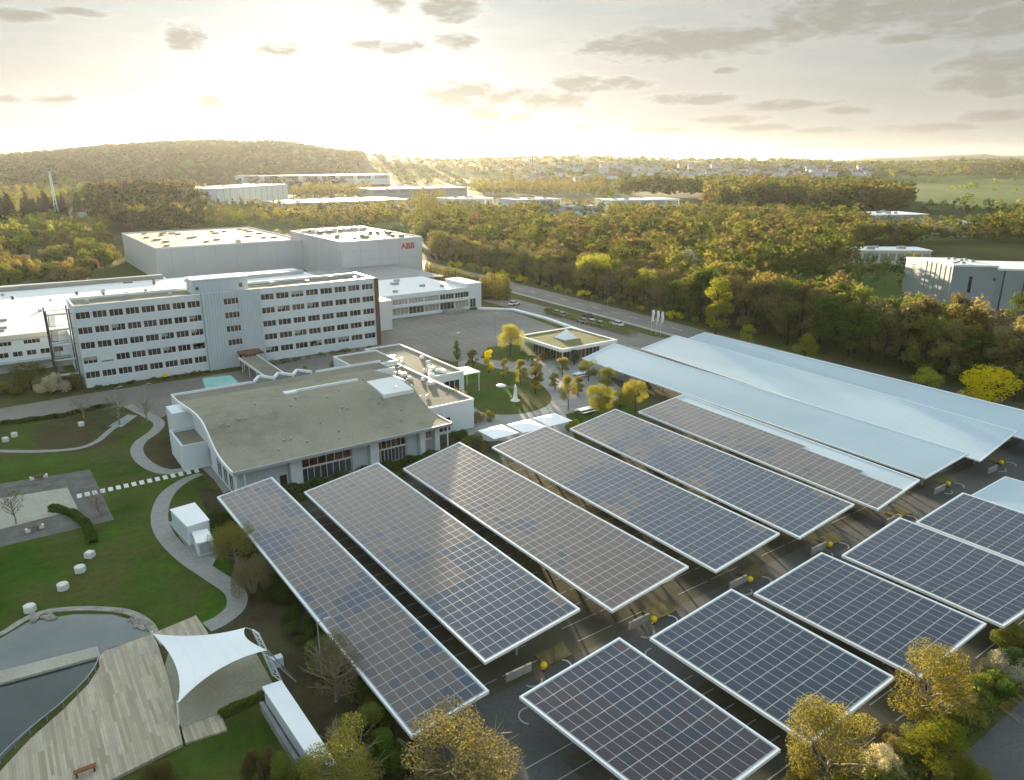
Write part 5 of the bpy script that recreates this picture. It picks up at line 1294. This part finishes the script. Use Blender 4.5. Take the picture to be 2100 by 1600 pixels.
def polymask(x, y, P):
    ins = np.zeros(x.shape, bool); j = len(P)-1
    for i in range(len(P)):
        (xi, yi), (xj, yj) = P[i], P[j]
        if yi != yj: ins ^= ((yi > y) != (yj > y)) & (x < (xj-xi)*(y-yi)/(yj-yi)+xi)
        j = i
    return ins
def scatter(poly, spacing, dmin, dmax, hr, wr=(.9,1.25), excl=(), seed=1, keep=None, prob=1.0):
    """tree positions whose foot falls inside the photograph polygon"""
    g = np.random.default_rng(seed); ys = np.arange(dmin, dmax, spacing); xs = np.arange(-dmax*.85, dmax*.85, spacing)
    X0, Y0 = [q.ravel() for q in np.meshgrid(xs, ys)]; X0 = X0+g.uniform(-.45,.45,X0.size)*spacing; Y0 = Y0+g.uniform(-.45,.45,Y0.size)*spacing
    k = (np.abs(X0) < Y0*.85) & (g.random(X0.size) < prob); X0 = X0[k]; Y0 = Y0[k]
    a, b = X0*ch+Y0*sh, -X0*sh+Y0*ch; z = terrain(a, b); dz = z-HC
    fw = Y0*math.cos(PITCH)-dz*math.sin(PITCH); up = Y0*math.sin(PITCH)+dz*math.cos(PITCH); px = 1050+FPX*X0/fw; py = 800-FPX*up/fw
    k = (px > -200) & (px < 2300) & polymask(px, py, poly)
    for e in excl: k &= ~polymask(px, py, e)
    if keep is not None: k &= np.array([bool(v) and keep(p, q) for v, p, q in zip(k, a, b)], bool)
    a, b, z = a[k], b[k], z[k]
    return list(zip(a, b, z, g.uniform(hr[0], hr[1], a.size), g.uniform(wr[0], wr[1], a.size)))
EX = [[(1738,512),(1915,508),(1915,560),(1738,560)],[(1880,500),(2130,500),(2130,650),(1880,640)],[(1120,450),(1245,450),(1245,480),(1120,480)],[(1380,545),(1440,545),(1440,575),(1380,575)],
      [(1770,445),(2040,445),(2040,492),(1770,492)],[(1245,405),(1450,405),(1450,448),(1245,448)],[(0,0),(1,0),(1,1)],[(1535,428),(1645,428),(1645,446),(1535,446)]]
roadA = lambda b: float(np.interp(b, [40,60,128,165,234,300,420], [146,150,154,156.5,160,163,168]))
mid = scatter([(852,455),(1240,452),(1520,458),(2300,470),(2300,760),(1900,700),(1430,672),(1045,572),(865,548)], 6.2, 210, 620, (8.5,17), excl=EX, seed=2, keep=lambda a, b: a > roadA(b)+31 and not (b < 170 and a > 206))
forest('wood', 'broad brown and green wood between the public road and the far factories', mid, 240, .040, mw=(4,5,3,.5), seed=3)
f2 = scatter([(1235,436),(1400,440),(1850,440),(1865,428),(1780,405),(1500,398),(1260,402)], 9, 560, 1150, (20,27), excl=EX[5:6]+EX[7:8], seed=4)
forest('wood', 'dark belt of tall trees behind the far white factory', f2, 90, .065, mats=('leaf_brown','leaf_olive','leaf_green'), mw=(3,3,3), seed=5)
f3 = scatter([(1100,438),(1240,452),(1500,470),(2300,500),(2300,446),(1900,440),(1850,445),(1400,445),(1240,440)], 10, 430, 1100, (9,15), excl=EX, seed=6, prob=.75)
forest('wood', 'loose green trees among the far factories on the right', f3, 90, .066, mats=('leaf_green','leaf_olive','leaf_brown','leaf_gold'), mw=(5,4,2,.5), seed=7)
EL = [[(430,378),(600,378),(600,430),(430,430)],[(570,408),(845,408),(845,436),(570,436)],[(760,380),(965,380),(965,408),(760,408)],[(490,356),(800,356),(800,384),(490,384)],[(905,400),(1250,405),(1250,442),(905,438)]]
f4 = scatter([(330,478),(400,410),(640,392),(1240,372),(1240,455),(850,480),(600,470)], 11, 430, 1500, (9,15), excl=EL+[EX[2]], seed=8, prob=.8)
forest('wood', 'brown trees between the far factory roofs in the glare', f4, 90, .066, mats=('leaf_brown','leaf_gold','leaf_olive'), mw=(5,1,3), seed=9)
f5 = scatter([(195,476),(420,476),(420,430),(400,405),(180,405)], 7, 480, 900, (13,18), seed=10)
forest('wood', 'dark brown wooded knoll left of the far factories', f5, 130, .058, mats=('leaf_far','leaf_brown','leaf_olive'), mw=(5,2,1), seed=11)
f6 = scatter([(-200,505),(215,505),(230,470),(-200,470)], 8, 380, 560, (9,13), seed=12)
forest('wood', 'green trees behind the left thicket', f6, 120, .06, mats=('leaf_olive','leaf_lime','leaf_brown'), mw=(5,1,2), seed=13)
f7 = scatter([(-250,470),(330,470),(430,405),(430,385),(-250,392)], 13, 560, 1400, (9,14), seed=14, prob=.5)
forest('wood', 'scattered trees below the left hill', f7, 40, .1, mats=('leaf_olive','leaf_green','leaf_brown'), mw=(4,2,2), seed=15)
f8 = scatter([(-300,400),(700,385),(760,300),(-300,290)], 19, 1100, 2450, (12,17), (1.2,1.7), seed=16, prob=.95)
forest('wood', 'wooded slope of the left hill', f8, 44, .15, kinds=('bush','round'), mats=('leaf_far','leaf_green'), mw=(6,1), seed=17)
f9 = scatter([(760,400),(1250,400),(1680,368),(2300,360),(2300,300),(760,300)], 30, 1300, 2500, (8,15), (.8,1.3), seed=18, prob=.5)
forest('wood', 'trees of the far village plateau along the skyline', f9, 44, .15, kinds=('bush',), mats=('leaf_olive','leaf_green','leaf_brown'), mw=(4,3,2), seed=19)
f10 = scatter([(1860,372),(2300,372),(2300,432),(1960,425)], 22, 750, 1500, (8,12), (.8,1.3), seed=20, prob=.07)
forest('wood', 'tree clumps in the green fields at the right', f10, 60, .12, kinds=('bush',), mats=('leaf_olive','leaf_green'), mw=(4,4), seed=21)
f11 = scatter([(1440,575),(1470,520),(1730,490),(1745,552),(1890,556),(1890,600),(1700,592)], 7.5, 200, 520, (6,9.5), excl=EX[:1]+EX[3:4], seed=22, prob=.8)
forest('wood', 'dark green trees between the wood and the right hand factory', f11, 130, .055, mats=('leaf_green','leaf_olive','leaf_brown'), mw=(5,3,2), seed=23)
for i in range(9):
    px = 1765+i*17; tpx(px, 556, 533+rnd.uniform(-6,6), 22, 'small dark tree in front of the low office building', 'leaf_green', 'bush', det=0, seed=i, group='small trees before the low office building')
# dark conifers on the left skyline
k = 0
for (x0, x1, n, tp) in [(0,32,7,398),(50,92,9,392),(98,135,8,390),(165,185,4,396)]:
    for i in range(n):
        px = rnd.uniform(x0, x1); py = rnd.uniform(448,462); 
        b = hit(px, py); tree('conifer', 'tall dark conifer in the groups on the far left skyline', 'conifer', b, height_for(b, tp+rnd.uniform(-6,16)), 'cone', 'leaf_conifer', rnd.uniform(.7,.95), 0, k, 'dark conifers on the far left', dens=1.4); k += 1

# ================================================================== FAR BUILDINGS, FIELDS, MASTS, HAZE
def drape(name, poly, m, label, dz=.5, nx=60, ny=14):
    x0 = min(p[0] for p in poly); x1 = max(p[0] for p in poly); y0 = min(p[1] for p in poly); y1 = max(p[1] for p in poly); mb = MB(); g = {}
    for i in range(nx+1):
        for j in range(ny+1): g[i, j] = hit(x0+(x1-x0)*i/nx, y0+(y1-y0)*j/ny)
    for i in range(nx):
        for j in range(ny):
            if in_poly(x0+(x1-x0)*(i+.5)/nx, y0+(y1-y0)*(j+.5)/ny, poly):
                mb.face([(g[q][0], g[q][1], g[q][2]+dz) for q in ((i,j+1),(i+1,j+1),(i+1,j),(i,j))])
    return struct(name, mb, m, label)
mat('meadow', (.075, .125, .025), 1, .2, .01, big=(.004, (.10, .13, .035)))
mat('meadow_dry', (.12, .12, .045), 1, .2, .01, big=(.005, (.09, .10, .035)))
drape('meadow', [(1700,372),(1900,362),(2200,372),(2200,436),(1960,428),(1860,412),(1780,394)], 'meadow', 'green fields on the slope at the right')
drape('meadow', [(1240,370),(1700,366),(1760,388),(1560,384),(1280,388)], 'meadow', 'green strip below the far village')
drape('meadow', [(-150,368),(160,352),(330,362),(300,385),(150,396),(-150,405)], 'meadow_dry', 'dull fields at the foot of the left hill')

def factory(label, pl, pr, pytop, depth, wall='white_wall', roof='roof_white', windows=6, ribs=0, group='far factory halls', winh=.28):
    A = hit(*pl); B = hit(*pr); z0 = min(A[2], B[2])-1; A = Vector(A[:2]); B = Vector(B[:2]); L = (B-A).length; d = (B-A)/L
    h = height_for((A.x, A.y, z0+1), pytop)+1; ang = math.atan2(d.y, d.x)
    t = thing('factory_hall', label, 'factory hall', (A.x, A.y, z0), group, rotz=ang)
    MB().box(0, L, 0, depth, 0, h-.5).build('wall', wall, t); MB().box(-.4, L+.4, -.4, depth+.4, h-.49, h).build('roof', roof, t)
    if windows:
        m = MB()
        for i in range(windows):
            c = L*(i+.5)/windows; MB().box(c-L/windows*.38, c+L/windows*.38, -.15, -.01, h*(1-winh)-.9, h-1.4).build('window', 'roof_grey', t)
    for i in range(ribs): MB().box(L*i/ribs, L*i/ribs+.35, -.2, -.01, 0, h-.5).build('rib', 'grey_wall', t)
    for i in range(5): s = rnd.uniform(1, 2.2); a = rnd.uniform(.1,.85)*L; b = rnd.uniform(.15,.8)*depth; MB().box(a, a+s*1.6, b, b+s, h+.01, h+rnd.uniform(.6,1.4)).build('roof_unit', 'grey_metal', t)
    return t
factory('big white box shaped factory left of the glare', (447,422), (592,416), 387, 45, 'white_wall', 'roof_white', 0, 12)
factory('long pale factory on the slope above the white box factory', (498,386), (800,378), 361, 60, 'white_wall', 'roof_grey', 8)
factory('long low hall with glaring roof below the sun', (580,441), (838,430), 417, 50, 'cream_wall', 'roof_white', 10)
factory('pale hall right of the glare', (768,410), (958,404), 388, 50, 'grey_wall', 'roof_white', 8)
factory('white factory with several small roofs in the middle distance', (928,438), (1012,434), 408, 30, 'white_wall', 'roof_white', 5)
factory('white factory with dark windows beside the golden trees', (1062,444), (1150,440), 410, 32, 'white_wall', 'roof_white', 6)
factory('small white hall right of the factory with dark windows', (1155,446), (1232,444), 424, 25, 'white_wall', 'roof_grey', 4)
factory('low white shed in front of the middle factories', (1128,474), (1188,470), 454, 14, 'white_wall', 'roof_white', 4)
factory('large white hall with bright rounded roof before the dark tree belt', (1254,440), (1392,436), 411, 34, 'white_wall', 'roof_white', 5)
factory('low white extension right of the bright hall', (1394,441), (1450,440), 431, 20, 'white_wall', 'roof_white', 3)
factory('low grey hall in front of the dark tree belt', (1545,444), (1645,442), 429, 24, 'grey_wall', 'roof_grey', 6)
factory('grey factory with long roof at the right', (1782,474), (1898,472), 441, 30, 'grey_wall', 'roof_white', 7)
factory('second grey factory further right', (1960,488), (2032,486), 460, 24, 'grey_wall', 'roof_grey', 5)
factory('low office building left of the right hand factory', (1748,547), (1905,548), 513, 14, 'cream_wall', 'roof_white', 9, winh=.45)
factory('long low depot between wood and factories', (1400,508), (1500,512), 497, 14, 'grey_wall', 'roof_grey', 6)
# right hand factory at the frame edge
t = thing('factory_block', 'tall grey green factory block with a narrow dark window at the right edge', 'factory hall', (253, 115, 0))
A_, B_, C_ = [Vector(at(px, py, 13.6)[:2]) for px, py in ((1896,531),(1956,545),(2047,547))]
D_ = A_+C_-B_; u_ = (C_-B_).normalized(); v_ = (A_-B_).normalized()
def blk(o, lu, lv, z0, z1, ou=0, ov=0): P = [o+u_*ou+v_*ov, o+u_*(ou+lu)+v_*ov, o+u_*(ou+lu)+v_*(ov+lv), o+u_*ou+v_*(ov+lv)]; return MB().prism([(p.x, p.y) for p in P], z0, z1)
LU, LV = (C_-B_).length, (A_-B_).length
blk(B_, LU, LV, 0, 13.3).build('wall', 'factory_wall', t); blk(B_, LU+.3, LV+.3, 13.31, 13.9, -.15, -.15).build('roof', 'roof_white', t)
blk(B_, 45, LV*1.2, 0, 12.2, LU+.02, 1.6).build('wing_wall', 'factory_wall', t); blk(B_, 45.2, LV*1.22, 12.21, 12.8, LU+.2, 1.45).build('wing_roof', 'roof_white', t)
blk(B_, LU*1.2, 16, 0, 11.8, 2.5, LV+.05).build('rear_wall', 'factory_wall', t); blk(B_, LU*1.2+.3, 16, 11.81, 12.3, 2.4, LV+.16).build('rear_roof', 'roof_white', t)
blk(B_, .9, .08, 5.4, 10.4, LU*.40, -.09).build('window', 'glass_dark', t); blk(B_, 3.4, .08, .1, 3.0, LU*.34, -.09).build('door', 'glass_dark', t); blk(B_, .7, .08, 9.2, 10.2, LU*.94, -.09).build('vent', 'dark_metal', t)
for k in range(4): blk(B_, .3, .2, 0, 12.1, LU+3+k*6, 1.38).build('downpipe', 'dark_metal', t)
for k in range(6): blk(B_, .1, .2, 0, 13.2, -.11, LV*(.08+.16*k)).build('cladding_rib', 'factory_wall', t)
for k in range(9): blk(B_, 1.1, .8, 13.905, 14.4, rnd.uniform(1, LU-2), rnd.uniform(1, LV-2)).build('roof_hatch', 'grey_metal', t)
struct('yard', MB().face([(205,60,.03),(300,60,.03),(300,108,.03),(236,108,.03),(205,140,.03)]), 'asphalt', 'dark yard before the right hand factory')
# small houses
def house(label, P, wd, dp, h, rot, roof='roof_red', group=None, wall='white_wall'):
    t = thing('house', label, 'house', P, group, rotz=rot)
    MB().box(-wd/2, wd/2, -dp/2, dp/2, -1, h).build('wall', wall, t)
    m = MB(); y = dp/2+.5; x = wd/2+.5; r = h+dp*.42
    m.hexa([(-x,-y,h-.3),(x,-y,h-.3),(x,y,h-.3),(-x,y,h-.3),(-x,-.05,r),(x,-.05,r),(x,.05,r),(-x,.05,r)]); m.build('roof', roof, t)
    for sx in (-.28, .28): MB().box(sx*wd-.6, sx*wd+.6, -dp/2-.06, -dp/2-.005, 1.2, 2.6).build('window', 'glass_dark', t)
    return t
house('small white house with steep roof half hidden in the wood beyond the road', at(1402,566), 8, 7, 7.5, .3, 'roof_grey')
house('pale house gable in the wood behind the tall yellow green tree', at(1480,560), 5, 6, 9, .3, 'roof_grey')
g_ = random.Random(77)
for i in range(110):
    if i < 70: px, py = g_.uniform(1225,1780), g_.uniform(344,366)
    elif i < 90: px, py = g_.uniform(1330,1720), g_.uniform(354,366)
    else: px, py = g_.uniform(1080,1300), g_.uniform(344,380)
    house('tiny pale house among the trees of the far village', hit(px, py), g_.uniform(10,20), g_.uniform(9,12), g_.uniform(5,8), HEAD*-1+g_.uniform(-.5,.5), g_.choice(['roof_red','roof_grey','roof_grey']), 'houses of the far village')
for (px, py, lb) in [(170,452,'white house below the left conifers'),(190,462,'grey roofed house beside the radio mast'),(840,400,'pale house in the glare above the brown trees')]: house(lb, hit(px, py), 14, 10, 5, -.4, 'roof_grey')
# masts
def mast(px, py, tp, label, w_=1.0, arms=True):
    b = hit(px, py); h = height_for(b, tp); t = thing('radio_mast', label, 'mast', b); m = MB()
    for sx, sy in ((-1,-1),(1,-1),(1,1),(-1,1)): m.bar((b[0]+sx*w_, b[1]+sy*w_, b[2]), (b[0]+sx*w_*.35, b[1]+sy*w_*.35, b[2]+h), .4, 5, .25)
    for k in range(12):
        z0 = b[2]+h*k/12; z1 = b[2]+h*(k+1)/12; s0 = w_*(1-.65*k/12); s1 = w_*(1-.65*(k+1)/12)
        m.bar((b[0]-s0,b[1]-s0,z0),(b[0]+s1,b[1]-s1,z1),.1,4); m.bar((b[0]+s0,b[1]+s0,z0),(b[0]-s1,b[1]+s1,z1),.1,4)
    m.build('lattice', 'white_metal', t)
    if arms:
        m = MB(); u = Vector((ch, -sh, 0)); c = Vector((b[0], b[1], b[2]+h)); m.bar(c-u*4, c+u*4, .2); 
        for s_ in (-4, -2, 2, 4): m.bar(c+u*s_+Vector((0,0,-1)), c+u*s_+Vector((0,0,2.4)), .35)
        m.build('antenna', 'grey_metal', t)
mast(120, 458, 352, 'tall lattice radio mast among the left conifers', 1.1)
b = hit(424, 412); t = thing('chimney', 'slender pale chimney left of the white box factory', 'chimney', b); MB().bar(b, (b[0], b[1], b[2]+height_for(b, 377)), 1.1, 10, .9).build('shaft', 'cream_wall', t); c_ = (b[0], b[1], b[2]+height_for(b, 377)); MB().lathe(c_, [(1.2,-.8),(1.2,0),(.8,0)], 10).build('rim', 'grey_metal', t)
b = hit(1092, 345); h_ = height_for(b, 282); t = thing('radio_mast', 'thin transmitter mast on the far plateau', 'mast', b); MB().bar(b, (b[0], b[1], b[2]+h_), 1.6, 6, .7).build('shaft', 'grey_metal', t); MB().bar((b[0],b[1],b[2]+h_),(b[0],b[1],b[2]+h_+14),.4,5).build('antenna','grey_metal',t)

# air: one closed box of thin even haze round camera and scene
hz = bpy.data.materials.new('haze'); hz.use_nodes = True; T = NT(hz.node_tree); T.n.clear(); o = T.node('ShaderNodeOutputMaterial'); v = T.node('ShaderNodeVolumePrincipled')
v.inputs['Color'].default_value = (.93, .94, .93, 1); v.inputs['Density'].default_value = HAZE_DENSITY; v.inputs['Anisotropy'].default_value = .55; T.l.new(v.outputs[0], o.inputs['Volume']); MAT['haze'] = hz
hb = MB().box(-9300, 9300, -9300, 9300, -70, 165).build('haze', 'haze'); hb['kind'] = 'stuff'; hb['label'] = 'thin warm evening haze over the whole valley'; hb['category'] = 'haze'
for o in bpy.data.objects:
    if 'org' in o: del o['org']
